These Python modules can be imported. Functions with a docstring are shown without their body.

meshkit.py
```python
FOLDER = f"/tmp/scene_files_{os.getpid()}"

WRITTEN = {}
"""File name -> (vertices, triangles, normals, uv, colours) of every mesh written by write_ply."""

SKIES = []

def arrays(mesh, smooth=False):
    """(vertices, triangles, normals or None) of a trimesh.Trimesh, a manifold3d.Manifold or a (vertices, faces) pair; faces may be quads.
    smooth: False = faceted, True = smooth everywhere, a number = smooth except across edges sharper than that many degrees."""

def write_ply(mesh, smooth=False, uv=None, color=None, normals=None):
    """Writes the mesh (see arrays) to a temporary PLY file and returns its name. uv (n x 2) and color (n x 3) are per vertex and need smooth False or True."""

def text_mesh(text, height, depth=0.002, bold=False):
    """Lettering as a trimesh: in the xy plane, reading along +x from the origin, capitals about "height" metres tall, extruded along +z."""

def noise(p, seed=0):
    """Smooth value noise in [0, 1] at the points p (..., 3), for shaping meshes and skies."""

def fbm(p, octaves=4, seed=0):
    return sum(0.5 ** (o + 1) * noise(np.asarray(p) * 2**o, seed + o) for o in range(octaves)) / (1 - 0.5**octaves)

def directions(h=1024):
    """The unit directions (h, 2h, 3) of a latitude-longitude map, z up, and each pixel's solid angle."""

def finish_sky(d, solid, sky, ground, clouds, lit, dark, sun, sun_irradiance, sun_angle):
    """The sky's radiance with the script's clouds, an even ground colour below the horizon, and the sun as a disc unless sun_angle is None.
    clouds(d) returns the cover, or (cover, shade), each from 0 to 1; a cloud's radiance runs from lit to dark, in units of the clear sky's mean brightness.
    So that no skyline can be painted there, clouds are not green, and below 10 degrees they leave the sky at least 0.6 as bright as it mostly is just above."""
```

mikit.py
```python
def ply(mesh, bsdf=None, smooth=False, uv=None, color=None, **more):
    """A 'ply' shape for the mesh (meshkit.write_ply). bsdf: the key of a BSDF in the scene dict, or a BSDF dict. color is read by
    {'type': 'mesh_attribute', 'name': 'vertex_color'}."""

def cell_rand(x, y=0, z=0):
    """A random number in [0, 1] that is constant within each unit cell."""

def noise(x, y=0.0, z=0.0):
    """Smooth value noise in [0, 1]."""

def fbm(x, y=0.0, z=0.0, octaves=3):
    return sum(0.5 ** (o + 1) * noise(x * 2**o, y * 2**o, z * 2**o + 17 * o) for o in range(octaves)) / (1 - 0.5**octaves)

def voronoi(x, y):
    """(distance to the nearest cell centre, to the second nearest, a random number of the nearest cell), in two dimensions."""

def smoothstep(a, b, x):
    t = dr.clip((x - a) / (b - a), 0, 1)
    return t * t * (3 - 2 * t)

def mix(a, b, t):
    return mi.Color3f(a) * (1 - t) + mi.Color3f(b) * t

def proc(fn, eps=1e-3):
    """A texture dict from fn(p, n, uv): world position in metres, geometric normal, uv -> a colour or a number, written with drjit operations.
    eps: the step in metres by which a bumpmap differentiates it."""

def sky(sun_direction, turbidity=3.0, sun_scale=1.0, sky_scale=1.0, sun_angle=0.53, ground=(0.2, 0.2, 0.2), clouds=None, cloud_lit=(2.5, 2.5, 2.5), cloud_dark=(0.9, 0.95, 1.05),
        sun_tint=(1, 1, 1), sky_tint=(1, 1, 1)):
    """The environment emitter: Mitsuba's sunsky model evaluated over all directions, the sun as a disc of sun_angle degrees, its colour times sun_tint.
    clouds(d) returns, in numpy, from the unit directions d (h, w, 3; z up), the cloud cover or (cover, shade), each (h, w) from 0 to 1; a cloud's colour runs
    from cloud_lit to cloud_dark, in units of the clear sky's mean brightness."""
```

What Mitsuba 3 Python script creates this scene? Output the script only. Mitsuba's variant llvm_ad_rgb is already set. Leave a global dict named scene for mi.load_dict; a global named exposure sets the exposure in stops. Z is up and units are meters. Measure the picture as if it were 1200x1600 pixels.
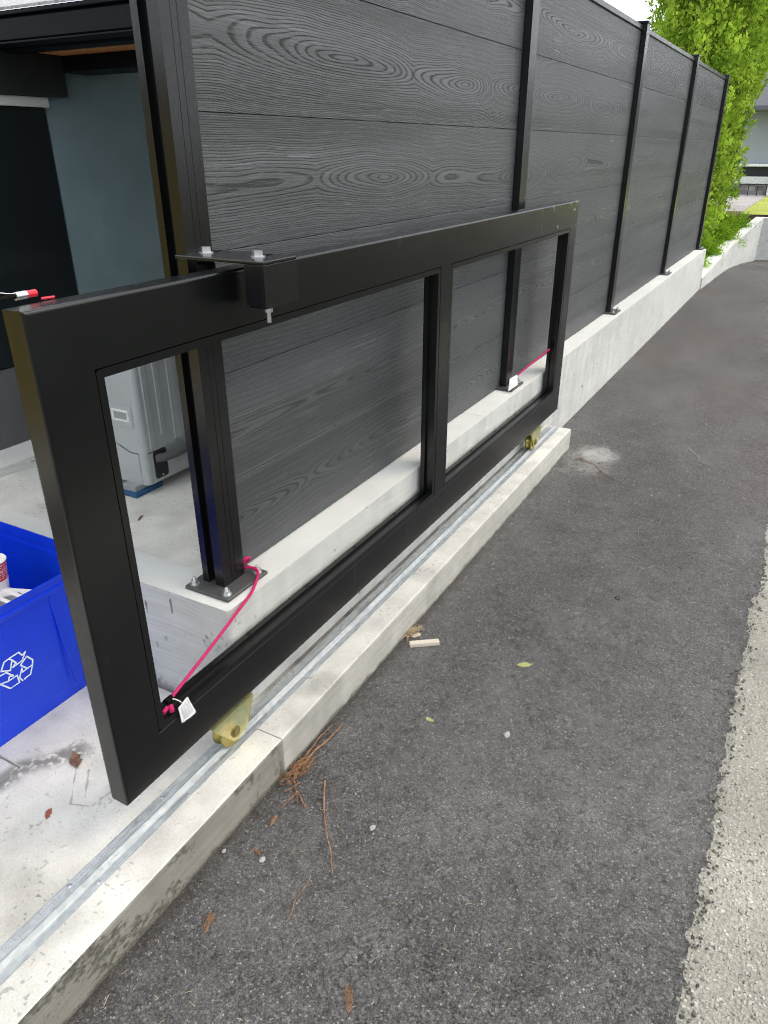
import math, random
import numpy as np, trimesh, drjit as dr, mitsuba as mi
import manifold3d as m3
from shapely.geometry import Polygon, LineString, box as sbox
from shapely.ops import unary_union
import mikit, meshkit
from mikit import noise, fbm, voronoi, cell_rand, smoothstep, mix

scene, labels = {}, {}
# ---------------------------------------------------------------- camera, sky, exposure
F_PX, PITCH, YAW, ROLL, CAM_H = 1152.4, 26.2, 29.06, -0.155, 1.6
_p, _y, _r = map(math.radians, (PITCH, YAW, ROLL))
fw = np.array([math.cos(_y) * math.cos(_p), math.sin(_y) * math.cos(_p), -math.sin(_p)])
rt = np.array([math.sin(_y), -math.cos(_y), 0.0]); up = np.cross(rt, fw)
up = -rt * math.sin(_r) + up * math.cos(_r)
scene['camera'] = {'type': 'perspective', 'fov': math.degrees(2 * math.atan(600 / F_PX)), 'fov_axis': 'x', 'near_clip': 0.05, 'far_clip': 2000.0,
                   'to_world': mi.ScalarTransform4f().look_at(origin=[0, 0, CAM_H], target=[*(np.array([0, 0, CAM_H]) + fw)], up=[*up])}
scene['sky'] = mikit.sky((0.35, -0.55, 0.78), turbidity=3, sun_scale=0.14, sun_angle=34,
                         clouds=lambda d: (np.ones(d.shape[:2]), 0.55 * meshkit.fbm(d * np.array([2.2, 2.2, 5.0]), 4, 3)), cloud_lit=(2.45, 2.56, 2.66), cloud_dark=(1.3, 1.38, 1.48))
exposure = 2.95

# ---------------------------------------------------------------- helpers
rng = np.random.default_rng(7)
used = {}
def key_for(name, parent=None):
    full = (parent + '__' if parent else '') + name
    n = used.get(full, 0); used[full] = n + 1
    return full if n == 0 else f'{full}_{n:03d}'
def obj(name, mesh, mat, parent=None, label=None, cat=None, group=None, kind=None, smooth=False, **kw):
    k = key_for(name, parent)
    scene[k] = mikit.ply(mesh, mat, smooth=smooth, **kw)
    tag(k, label, cat, group, kind)
    return k
def tag(k, label=None, cat=None, group=None, kind=None):
    d = {a: b for a, b in (('label', label), ('category', cat), ('group', group), ('kind', kind)) if b}
    if d: labels.setdefault(k, {}).update(d)
def thing(name, label, cat, group=None):
    k = key_for(name); tag(k, label, cat, group); return k
def cat_(*ms):
    ms = [x for m in ms for x in (m if isinstance(m, (list, tuple)) else [m])]
    return trimesh.util.concatenate(ms)
def bx(x0, x1, y0, y1, z0, z1, c=0.0):
    if c <= 0:
        return trimesh.creation.box(bounds=[[x0, y0, z0], [x1, y1, z1]])
    pts = []
    for sx in (0, 1):
        for sy in (0, 1):
            for sz in (0, 1):
                X, Y, Z = (x0, x1)[sx], (y0, y1)[sy], (z0, z1)[sz]
                dx, dy, dz = (c, -c)[sx], (c, -c)[sy], (c, -c)[sz]
                pts += [(X + dx, Y + dy, Z), (X + dx, Y, Z + dz), (X, Y + dy, Z + dz)]
    return trimesh.convex.convex_hull(np.array(pts))
def prism_z(poly, z0, z1):
    m = trimesh.creation.extrude_polygon(poly if hasattr(poly, 'exterior') else Polygon(poly), z1 - z0, engine='earcut'); m.apply_translation([0, 0, z0]); return m
def prism_y(poly, y0, y1):
    """poly in (x, z), extruded along y."""
    m = trimesh.creation.extrude_polygon(poly if hasattr(poly, 'exterior') else Polygon(poly), y1 - y0, engine='earcut')
    v = m.vertices.copy(); m.vertices = np.c_[v[:, 0], y1 - v[:, 2], v[:, 1]]; return m
def prism_x(poly, x0, x1):
    """poly in (y, z), extruded along x."""
    m = trimesh.creation.extrude_polygon(poly if hasattr(poly, 'exterior') else Polygon(poly), x1 - x0, engine='earcut')
    v = m.vertices.copy(); m.vertices = np.c_[x0 + v[:, 2], v[:, 0], v[:, 1]]; return m
def bevel_xz(poly, y0, y1, c):
    """convex (x, z) polygon, extruded along y with rounded edges."""
    P = Polygon(poly); pts = []
    for y, o in ((y0, c), (y0 + c * .3, c * .3), (y0 + c, 0), (y1 - c, 0), (y1 - c * .3, c * .3), (y1, c)):
        q = P.buffer(-o, join_style=2) if o else P
        pts += [(a, y, b) for a, b in list(q.exterior.coords)[:-1]]
    return trimesh.convex.convex_hull(np.array(pts))
def tube(pts, r, n=8, cap=True):
    pts = np.asarray(pts, float); rs = np.broadcast_to(r, len(pts)).astype(float)
    t = np.gradient(pts, axis=0); t /= np.linalg.norm(t, axis=1, keepdims=True) + 1e-12
    a = np.cross(t[0], [0, 0, 1.]); a = a if np.linalg.norm(a) > 1e-3 else np.array([1., 0, 0]); a /= np.linalg.norm(a)
    V = []
    for i in range(len(pts)):
        a = a - t[i] * (a @ t[i]); a /= np.linalg.norm(a); b = np.cross(t[i], a)
        th = np.arange(n) / n * 2 * np.pi
        V.append(pts[i] + rs[i] * (np.cos(th)[:, None] * a + np.sin(th)[:, None] * b))
    V = np.vstack(V); F = []
    for i in range(len(pts) - 1):
        for j in range(n):
            p, q, s, u = i * n + j, i * n + (j + 1) % n, (i + 1) * n + (j + 1) % n, (i + 1) * n + j
            F += [(p, q, s), (p, s, u)]
    if cap:
        V = np.vstack([V, pts[0], pts[-1]]); e = len(V)
        for j in range(n):
            F += [(e - 2, (j + 1) % n, j), (e - 1, (len(pts) - 1) * n + j, (len(pts) - 1) * n + (j + 1) % n)]
    return trimesh.Trimesh(V, F, process=False)
def spline(pts, n=24):
    from scipy.interpolate import CubicSpline
    pts = np.asarray(pts, float); t = np.r_[0, np.cumsum(np.linalg.norm(np.diff(pts, axis=0), axis=1))]
    return CubicSpline(t, pts)(np.linspace(0, t[-1], n))
def lathe(profile, axis='z', n=32, at=(0, 0, 0)):
    m = trimesh.creation.revolve(np.asarray(profile, float), sections=n)
    v = m.vertices
    if axis == 'y': m.vertices = np.c_[v[:, 0], v[:, 2], -v[:, 1]]
    if axis == 'x': m.vertices = np.c_[v[:, 2], v[:, 0], v[:, 1]]
    m.apply_translation(at); return m
def hexnut(x, y, z, af, h):
    m = trimesh.creation.cylinder(radius=af / 1.732, height=h, sections=6); m.apply_translation([x, y, z + h / 2]); return m
def disp_grid(xs, ys, zf):
    X, Y = np.meshgrid(xs, ys, indexing='ij'); Z = zf(X, Y)
    V = np.c_[X.ravel(), Y.ravel(), Z.ravel()]; n = len(ys)
    i, j = np.meshgrid(np.arange(len(xs) - 1), np.arange(n - 1), indexing='ij'); a = (i * n + j).ravel()
    return trimesh.Trimesh(V, np.vstack([np.c_[a, a + n, a + n + 1], np.c_[a, a + n + 1, a + 1]]), process=False)

# ---------------------------------------------------------------- materials
def M(name, base, rough=0.5, spec=0.5, metal=0.0, bump=None, scale=1.0, eps=1e-3, two=True, **kw):
    d = {'type': 'principled', 'base_color': base if isinstance(base, dict) else {'type': 'rgb', 'value': list(base)},
         'roughness': rough, 'specular': spec, 'metallic': metal, **kw}
    if bump is not None:
        d = {'type': 'bumpmap', 'arbitrary': mikit.proc(bump, eps), 'scale': scale, 'bsdf': d}
    scene[name] = {'type': 'twosided', 'bsdf': d} if two else d
    return name

BOARD_Z0, BOARD_H = 0.3607, 0.331
def grain(p):
    k = dr.floor((p.z - BOARD_Z0) / BOARD_H); bay = dr.floor((p.x - 1.494) / 2.42)
    zc = p.z - (BOARD_Z0 + BOARD_H * (k + 0.5))
    off = cell_rand(k, bay, 5) * 3.0 + k * 11.3
    u = p.x + off
    wob = (noise(u * 1.3, k * 3.7 + bay * 5.1) - 0.5) * 0.07 + (cell_rand(k, bay, 9) - .5) * .04
    zz = zc - wob
    zz = zz + (noise(u * 7.0, zc * 22.0, k) - 0.5) * 0.010 + (noise(u * 34.0, zc * 90.0, k) - 0.5) * 0.0014
    t = u * 0.85 + 0.8 * noise(u * 1.3, k * 1.9) + .10 * noise(u * 5.0, zc * 14.0, 3.0)
    ti = dr.floor(t); m = dr.abs(t - ti - 0.5) * 2.0
    K = 1.5 + 6.5 * cell_rand(k, bay, 2) + 3.5 * (noise(t + .5, k * 4.0) )
    a = dr.abs(zz)
    re = dr.sqrt(zz * zz + dr.square(0.0074 * K * m))
    return re / 0.0088 + re * re / 0.0036, u, zc, m
def k_of(p): return dr.floor((p.z - BOARD_Z0) / BOARD_H)
def board_line(p):
    ph, u, zc, m = grain(p)
    s = ph - dr.floor(ph)
    line = smoothstep(0.50, 0.80, s) * (1 - smoothstep(0.88, 1.0, s))
    brk = smoothstep(.12, .5, noise(p.x * 22.0, p.z * 330.0, 5.0))
    zone = 0.5 + 0.5 * dr.sin(ph * 2.0944 + 1.3 * noise(u * 2.0, k_of(p)))
    return line * (.45 + .55 * brk), u, zc, zone
def board_col(p, n, uv):
    line, u, zc, zone = board_line(p); k = dr.floor((p.z - BOARD_Z0) / BOARD_H)
    fine = noise(p.x * 10.0, p.z * 620.0); fine2 = noise(p.x * 45.0, p.z * 1100.0)
    blot = fbm(p.x * 1.3, p.z * 9.0, 3.0)
    edge = smoothstep(0.07, 0.15, dr.abs(zc))
    v = 0.092 - .008 * edge + 0.018 * (blot - 0.5) - .022 * smoothstep(.5, .8, noise(p.x * .5, zc * 16.0, k * 3.0)) + .012 * (fbm(p.x * 2.0, p.z * 2.0, 7.0) - .5) + 0.018 * (fine - 0.5) + .012 * (fine2 - .5)
    v = v * (1 - 0.58 * line) * (.86 + .24 * zone * smoothstep(.02, .2, noise(p.x * 1.1, p.z * 6.0, 2.0)))
    scr = smoothstep(0.82, 0.9, noise(p.x * 5.0, p.z * 260.0 + 40)) * smoothstep(0.66, 0.8, noise(p.x * 2.0, p.z * 11.0))
    v = v + 0.06 * scr
    return mi.Color3f(v * 0.94, v * 1.0, v * 1.06)
def board_bump(p, n, uv):
    line, u, zc, zone = board_line(p)
    return -0.0006 * line + 0.0003 * noise(p.x * 12.0, p.z * 500.0)
def board_rough(p, n, uv):
    return 0.36 + 0.40 * board_line(p)[0]
M('mat_board', mikit.proc(board_col), mikit.proc(board_rough), 0.45, bump=board_bump, eps=0.0015)

def metal_col(p, n, uv):
    s = smoothstep(0.80, 0.9, noise(p.x * 40.0, p.z * 9.0, p.y * 30.0)) * smoothstep(0.66, 0.78, noise(p.x * 3.0, p.z * 3.0, 4.0))
    d = fbm(p.x * 5.0, p.y * 5.0 + p.z * 6.0, 2.0)
    dust = smoothstep(.55, .85, fbm(p.x * 2.3, p.y * 8.0, p.z * 2.9)) * .006
    v = 0.0034 + 0.010 * s + 0.002 * d + dust
    far = smoothstep(3.6, 4.2, p.x) * smoothstep(1.19, 1.24, p.z) * smoothstep(1.32, 1.28, p.y)
    v = v + .22 * far * smoothstep(.80, .87, noise(p.x * 46.0 + p.z * 30.0, p.z * 60.0, 2.0)) * smoothstep(.5, .7, noise(p.x * 8.0, p.z * 14.0, 1.0))
    ml = dr.abs((p.x - 4.292) * 1.075 - (p.z - 1.207)) + .004 * (noise(p.x * 90.0, p.z * 90.0) - .5)
    v = v + .16 * far * (1 - smoothstep(.0006, .0022, ml)) * smoothstep(.45, .6, noise(p.x * 60.0, p.z * 20.0, 3.0)) * smoothstep(4.28, 4.30, p.x)
    return mi.Color3f(v * 0.92, v, v * 1.15)
def metal_bump(p, n, uv):
    return 0.00006 * noise(p.x * 700.0, p.y * 700.0, p.z * 700.0)
M('mat_black', mikit.proc(metal_col), 0.24, 0.5, bump=metal_bump, eps=0.0006)
M('mat_black_smooth', (0.006, 0.0063, 0.0068), 0.27, 0.5)
M('mat_dark_gap', (0.004, 0.004, 0.004), 0.8, 0.1)
M('mat_plate', (0.075, 0.076, 0.078), 0.42, 0.5, 0.3)
M('mat_zinc', (0.62, 0.63, 0.64), 0.32, 0.5, 0.9)
def galv_col(p, n, uv):
    d1, d2, r = voronoi(p.x * 70.0, p.y * 70.0 + p.z * 40)
    s = fbm(p.x * 14.0, p.y * 220.0, 1.0)
    dirt = smoothstep(.55, .8, fbm(p.x * 6.0, p.y * 30.0, 9.0))
    v = 0.38 + 0.08 * (r - 0.5) + 0.18 * (s - 0.5) - 0.12 * dirt
    return mi.Color3f(v * 0.92, v * 1.0, v * 1.05)
M('mat_galv', mikit.proc(galv_col), 0.42, 0.5, 0.15)
def yz_col(p, n, uv):
    a = fbm(p.x * 22.0, p.z * 22.0, p.y * 22)
    return mix((0.66, 0.58, 0.27), (0.46, 0.50, 0.29), smoothstep(.35, .65, a)) * (.85 + .25 * noise(p.x * 90.0, p.y * 90.0, p.z * 90.0))
M('mat_wheel', (0.42, 0.36, 0.12), 0.28, 0.5, 0.9)
M('mat_axle', (0.20, 0.165, 0.06), 0.35, 0.5, 0.6)
M('mat_yellow_zinc', mikit.proc(yz_col), 0.30, 0.5, 0.85)

# concrete --------------------------------------------------------
def seg_d(px, py, ax, ay, bx_, by_):
    vx, vy = bx_ - ax, by_ - ay
    t = dr.clip(((px - ax) * vx + (py - ay) * vy) / (vx * vx + vy * vy), 0, 1)
    return dr.sqrt(dr.square(px - ax - vx * t) + dr.square(py - ay - vy * t))
def slab_col(p, n, uv):
    big = fbm(p.x * 2.2, p.y * 2.2, p.z * 2.2); mid = fbm(p.x * 14.0, p.y * 14.0, p.z * 14.0); fine = noise(p.x * 420.0, p.y * 420.0, p.z * 420.0)
    pits = smoothstep(0.80, 0.88, noise(p.x * 110.0, p.y * 110.0, p.z * 110.0)) * smoothstep(.4, .7, noise(p.x * 13.0, p.y * 13.0, 7.0))
    v = 0.60 + 0.22 * (big - 0.5) + 0.20 * (mid - 0.5) + 0.10 * (fine - 0.5) - 0.18 * pits - .10 * smoothstep(.6, .8, fbm(p.x * 5.0, p.y * 5.0, 21.0))
    c = mi.Color3f(v * 1.0, v * 0.98, v * 0.92)
    top = smoothstep(0.5, 0.9, n.z)
    # damp stain round the joint corner, scuffed trowel marks
    j = 0.05 * (fbm(p.x * 16.0, p.y * 16.0, 1.0) - 0.5)
    d = dr.minimum(seg_d(p.x, p.y, 0.878, 1.69, 0.75, 1.69), seg_d(p.x, p.y, 0.885, 1.685, 1.0, 1.60)) + j * 1.4
    wet = (1 - smoothstep(0.0, 0.058, d)) * top * smoothstep(.25, .62, fbm(p.x * 70.0, p.y * 70.0, 3.0) + .10)
    c = c * (1 - 0.62 * wet)
    s1 = seg_d(p.x, p.y, 0.955, 1.55, 0.855, 1.455); s2 = seg_d(p.x, p.y, 0.855, 1.455, 0.875, 1.40); s3 = seg_d(p.x, p.y, 0.875, 1.40, 0.955, 1.39)
    s4 = seg_d(p.x, p.y, 0.965, 1.51, 0.88, 1.43)
    wob = 0.012 * (fbm(p.x * 34.0, p.y * 34.0, 5.0) - 0.5)
    ln = (1 - smoothstep(0.0012, 0.0042, dr.abs(dr.minimum(dr.minimum(s1, s2), dr.minimum(s3, s4)) + wob)))
    c = c * (1 - 0.36 * ln * top)
    halo = 1 - smoothstep(.0, .05, dr.minimum(s2, s3) + wob)
    c = c * (1 - .10 * halo * top)
    gate_shade = smoothstep(1.250, 1.262, p.y) * smoothstep(1.3, 1.7, p.x) * (1 - smoothstep(1.285, 1.29, p.y)) * top * (1 - smoothstep(4.0, 4.3, p.x))  # shade under the gate, painted into the slab colour behind the track
    c = c * (1 - .72 * gate_shade * (.7 + .5 * fbm(p.x * 12.0, p.y * 60.0, 2.0)))
    # kerb face: board marks, moss and soil splash on the older pour left of the joint
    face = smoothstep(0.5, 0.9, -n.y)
    lines = noise(p.x * 3.0, (p.z + 0.14 * p.x * 0.05) * 260.0)
    old = 1 - smoothstep(1.325, 1.34, p.x)
    mossn = .62 * fbm(p.x * 7.0 + p.z * 8.0, p.z * 9.0, 2.0) + .38 * fbm(p.x * 60.0, p.z * 60.0, 6.0)
    low = 1 - smoothstep(-0.14, -0.03, p.z)
    moss = smoothstep(0.555, 0.66, mossn + 0.10 * low + 0.05 * (noise(p.x * 1.7, 5.0) - .5)) * old * smoothstep(.25, .6, fbm(p.x * 60.0, p.z * 90.0, 4.0))
    foot = (1 - smoothstep(-0.138, -0.118, p.z + 0.02 * (fbm(p.x * 20.0, 1.0) - .5))) * 0.75
    jn = (1 - smoothstep(0.0, 0.03, dr.abs(p.x - 1.305 + .2 * (p.z + .07)))) * smoothstep(.3, .6, fbm(p.x * 50.0, p.z * 20.0, 8.0)) * 0.7
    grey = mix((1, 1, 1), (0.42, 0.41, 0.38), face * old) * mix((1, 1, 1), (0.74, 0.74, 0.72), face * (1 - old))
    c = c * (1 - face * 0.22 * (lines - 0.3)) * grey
    speck = .5 + .9 * fbm(p.x * 190.0, p.z * 230.0, 1.0)
    dark = dr.clip(dr.maximum(dr.maximum(moss * 0.7, foot), jn) * face * speck, 0, .92)
    c = c * (1 - dark) + mi.Color3f(0.045, 0.043, 0.03) * dark
    return c
def slab_bump(p, n, uv):
    face = smoothstep(0.5, 0.9, -n.y)
    s1 = seg_d(p.x, p.y, 0.955, 1.55, 0.855, 1.455)
    r = 0.004 * dr.exp(-dr.square((s1 - .012) / .012)) * (1 - face)
    return (0.0016 * fbm(p.x * 60.0, p.y * 60.0, p.z * 60.0) + 0.0012 * noise(p.x * 300.0, p.y * 300.0, p.z * 300.0)
            + face * 0.0022 * noise(p.x * 3.0, (p.z + 0.007 * p.x) * 240.0) + r)
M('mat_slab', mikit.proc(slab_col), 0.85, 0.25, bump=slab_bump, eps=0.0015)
def wall_col(p, n, uv):
    big = fbm(p.x * 1.6, p.y * 2.2, p.z * 3.0); mid = fbm(p.x * 12.0, p.y * 12.0, p.z * 14.0); fine = noise(p.x * 400.0, p.y * 400.0, p.z * 400.0)
    face = 1 - smoothstep(0.5, 0.9, n.z)
    lines = fbm(p.x * 5.0 + p.z * 9, p.y * 5.0, (p.z + .15 * noise(p.x * 2.0, p.y * 2)) * 130.0)
    run = fbm(p.x * 18.0 - p.z * 3.0, p.z * 3.0, 4.0)
    bug = smoothstep(0.84, 0.9, noise(p.x * 45.0 + p.z * 9, p.y * 45.0, p.z * 26.0)) * smoothstep(.45, .6, noise(p.x * 4.0, p.y * 5, p.z * 6.0))
    v = 0.60 + 0.14 * (big - 0.5) + 0.10 * (mid - 0.5) + 0.06 * (fine - 0.5) - face * (0.10 + 0.14 * (lines - 0.5) - 0.12 * (run - 0.5) + 0.3 * bug)
    drk = smoothstep(.55, .68, fbm(p.x * 9.0, p.y * 9.0, p.z * 12.0)) * smoothstep(.55, .75, noise(p.x * 90.0, p.y * 90.0, p.z * 50.0)) * (1 - smoothstep(1.45, 1.6, p.x)) * face
    v = v * (1 - .45 * drk)
    return mi.Color3f(v * 0.99, v, v * 0.965)
def wall_bump(p, n, uv):
    face = 1 - smoothstep(0.5, 0.9, n.z)
    return 0.0016 * fbm(p.x * 50.0, p.y * 50.0, p.z * 60.0) + face * 0.003 * fbm(p.x * 5.0 + p.z * 9, p.y * 5.0, (p.z + .15 * noise(p.x * 2.0, p.y * 2)) * 130.0)
M('mat_wall', mikit.proc(wall_col), 0.85, 0.25, bump=wall_bump, eps=0.0015)

def asph_col(p, n, uv):
    d1, d2, r = voronoi(p.x * 175.0, p.y * 175.0)
    q = noise(p.x * 520.0, p.y * 520.0); q2 = noise(p.x * 300.0, p.y * 300.0, 3.0)
    big = fbm(p.x * 1.2, p.y * 2.5, 1.0); mid = fbm(p.x * 9.0, p.y * 9.0, 2.0)
    v = 0.090 + 0.10 * r * r * r + 0.075 * (q - .5) + 0.08 * (q2 - .5) + 0.075 * (big - 0.5) + 0.05 * (mid - .5) + .05 * (fbm(p.x * 34.0, p.y * 34.0, 5.0) - .5)
    v = v * (0.62 + 0.38 * smoothstep(0.0, 0.4, d2 - d1)) * (.55 + .45 * smoothstep(.15, .45, fbm(p.x * 60.0, p.y * 60.0, 4.0)))
    fleck = smoothstep(0.972, 0.99, r) * smoothstep(.45, .2, d1)
    v = v + 0.16 * fleck
    scuff = smoothstep(0.60, 0.78, fbm(p.x * 7.0, p.y * 7.0, 6.0)) * smoothstep(.5, .8, fbm(p.x * 1.7, p.y * 1.7, 8.0)) * smoothstep(.4, .7, noise(p.x * 160.0, p.y * 160.0))
    v = v + 0.05 * scuff
    # concrete dust spilled at the end of the kerb
    gx, gy = p.x - 4.36, p.y - 0.97
    dd = dr.sqrt(dr.square(gx / 0.34) + dr.square(gy / 0.21)) + 0.9 * (fbm(p.x * 11.0, p.y * 11.0, 3.0) - .5)
    dust = (1 - smoothstep(0.35, 1.05, dd)) * smoothstep(.3, .62, fbm(p.x * 45.0, p.y * 45.0, 1.0) + .1)
    d2_ = dr.sqrt(dr.square((p.x - 4.46) / 0.16) + dr.square((p.y - 0.93) / 0.13)) + 0.8 * (fbm(p.x * 14.0, p.y * 14.0, 5.0) - .5)
    dust = dr.clip(0.34 * dust + 0.42 * (1 - smoothstep(.25, 1.0, d2_)), 0, 1)
    brown = smoothstep(.5, .7, fbm(p.x * 1.1, p.y * 3.0, 12.0)) * smoothstep(3.0, 5.0, p.x)
    soil = (1 - smoothstep(0.0, 0.06, (1.088 + .0063 * p.x) - p.y + .05 * (fbm(p.x * 12.0, p.y * 12.0) - .5))) * (1 - smoothstep(2.6, 3.6, p.x))
    c = mi.Color3f(v * 1.0, v * 0.96, v * 0.955) * mix((1, 1, 1), (1.0, 0.90, 0.87), brown)
    c = c * (1 - .55 * soil) + mi.Color3f(.028, .020, .014) * soil * .55
    return c * (1 - dust) + mi.Color3f(0.48, 0.47, 0.45) * dust
def asph_bump(p, n, uv):
    d1, d2, r = voronoi(p.x * 150.0, p.y * 150.0)
    return 0.0022 * smoothstep(0.0, 0.5, d2 - d1) * (0.3 + r) + 0.0022 * noise(p.x * 380.0, p.y * 380.0)
M('mat_asphalt', mikit.proc(asph_col), 0.62, 0.55, bump=asph_bump, eps=0.0012)
def oldp_col(p, n, uv):
    wx, wy = p.x + .006 * noise(p.x * 90.0, p.y * 90.0), p.y + .006 * noise(p.x * 90.0, p.y * 90.0, 5.0)
    d1, d2, r = voronoi(wx * 95.0, wy * 95.0); e1, e2, q = voronoi(wx * 210.0, wy * 210.0)
    big = fbm(p.x * 3.0, p.y * 3.0, 1.0); grit = noise(p.x * 420.0, p.y * 420.0); g2 = fbm(p.x * 130.0, p.y * 130.0, 6.0)
    isst = smoothstep(.52, .60, r) * smoothstep(.46, .30, d1)
    mort = mix((0.29, 0.282, 0.255), (0.45, 0.44, 0.405), dr.clip(.6 * q + .8 * (g2 - .3), 0, 1)) * (.72 + .5 * grit)
    st = mix((0.40, 0.37, 0.30), (0.62, 0.61, 0.57), cell_rand(r * 977.0))
    c = (mort * (1 - isst) + st * isst) * (0.86 + .5 * (big - 0.5))
    hole = smoothstep(.82, .88, noise(p.x * 170.0, p.y * 170.0, 9.0))
    return c * (1 - .6 * hole) * mi.Color3f(1.0, .985, .95)
def oldp_bump(p, n, uv):
    wx, wy = p.x + .006 * noise(p.x * 90.0, p.y * 90.0), p.y + .006 * noise(p.x * 90.0, p.y * 90.0, 5.0)
    d1, d2, r = voronoi(wx * 95.0, wy * 95.0)
    return 0.004 * smoothstep(.5, .15, d1) * smoothstep(.4, .6, r) + .003 * fbm(p.x * 150.0, p.y * 150.0, 2.0)
M('mat_old_pavement', mikit.proc(oldp_col), 0.9, 0.2, bump=oldp_bump, eps=0.0015)

def teal_col(p, n, uv):
    v = 0.85 + 0.3 * fbm(p.x * 6.0, p.y * 6.0, p.z * 6.0)
    return mi.Color3f(0.20, 0.285, 0.31) * v
def teal_bump(p, n, uv):
    return 0.006 * fbm(p.x * 55.0, p.y * 55.0, p.z * 55.0)
M('mat_teal', mikit.proc(teal_col), 0.85, 0.2, bump=teal_bump, eps=0.003)
M('mat_siding', (0.020, 0.024, 0.025), 0.6, 0.3)
M('mat_foundation', mikit.proc(lambda p, n, uv: mi.Color3f(0.105, 0.105, 0.108) * (0.75 + 0.5 * fbm(p.x * 3.0, p.z * 4.0, 1.0))), 0.8, 0.2)
M('mat_fascia', (0.004, 0.005, 0.008), 0.5, 0.12)
def cedar_col(p, n, uv):
    g = fbm(p.x * 90.0, p.y * 3.0, 1.0)
    return mix((0.38, 0.155, 0.045), (0.55, 0.26, 0.09), g)
M('mat_ochre', mikit.proc(lambda p, n, uv: mix((0.36, 0.28, 0.05), (0.52, 0.42, 0.10), fbm(p.x * 3.0, p.z * 90.0, 1.0))), 0.5, 0.4)
M('mat_cedar_dark', (0.20, 0.10, 0.035), 0.6, 0.3)
M('mat_cedar', mikit.proc(cedar_col), 0.5, 0.4)
def roof_col(p, n, uv):
    v = 0.22 + 0.35 * noise(p.x * 260.0, p.y * 260.0, p.z * 260.0) * noise(p.x * 90.0, p.y * 90.0, 2.0)
    return mi.Color3f(v, v, v * 1.02)
M('mat_roof', mikit.proc(roof_col), 0.9, 0.2)
M('mat_white_trim', (0.62, 0.63, 0.62), 0.5, 0.4)
M('mat_window', (0.012, 0.016, 0.018), 0.2, 0.5)
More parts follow.
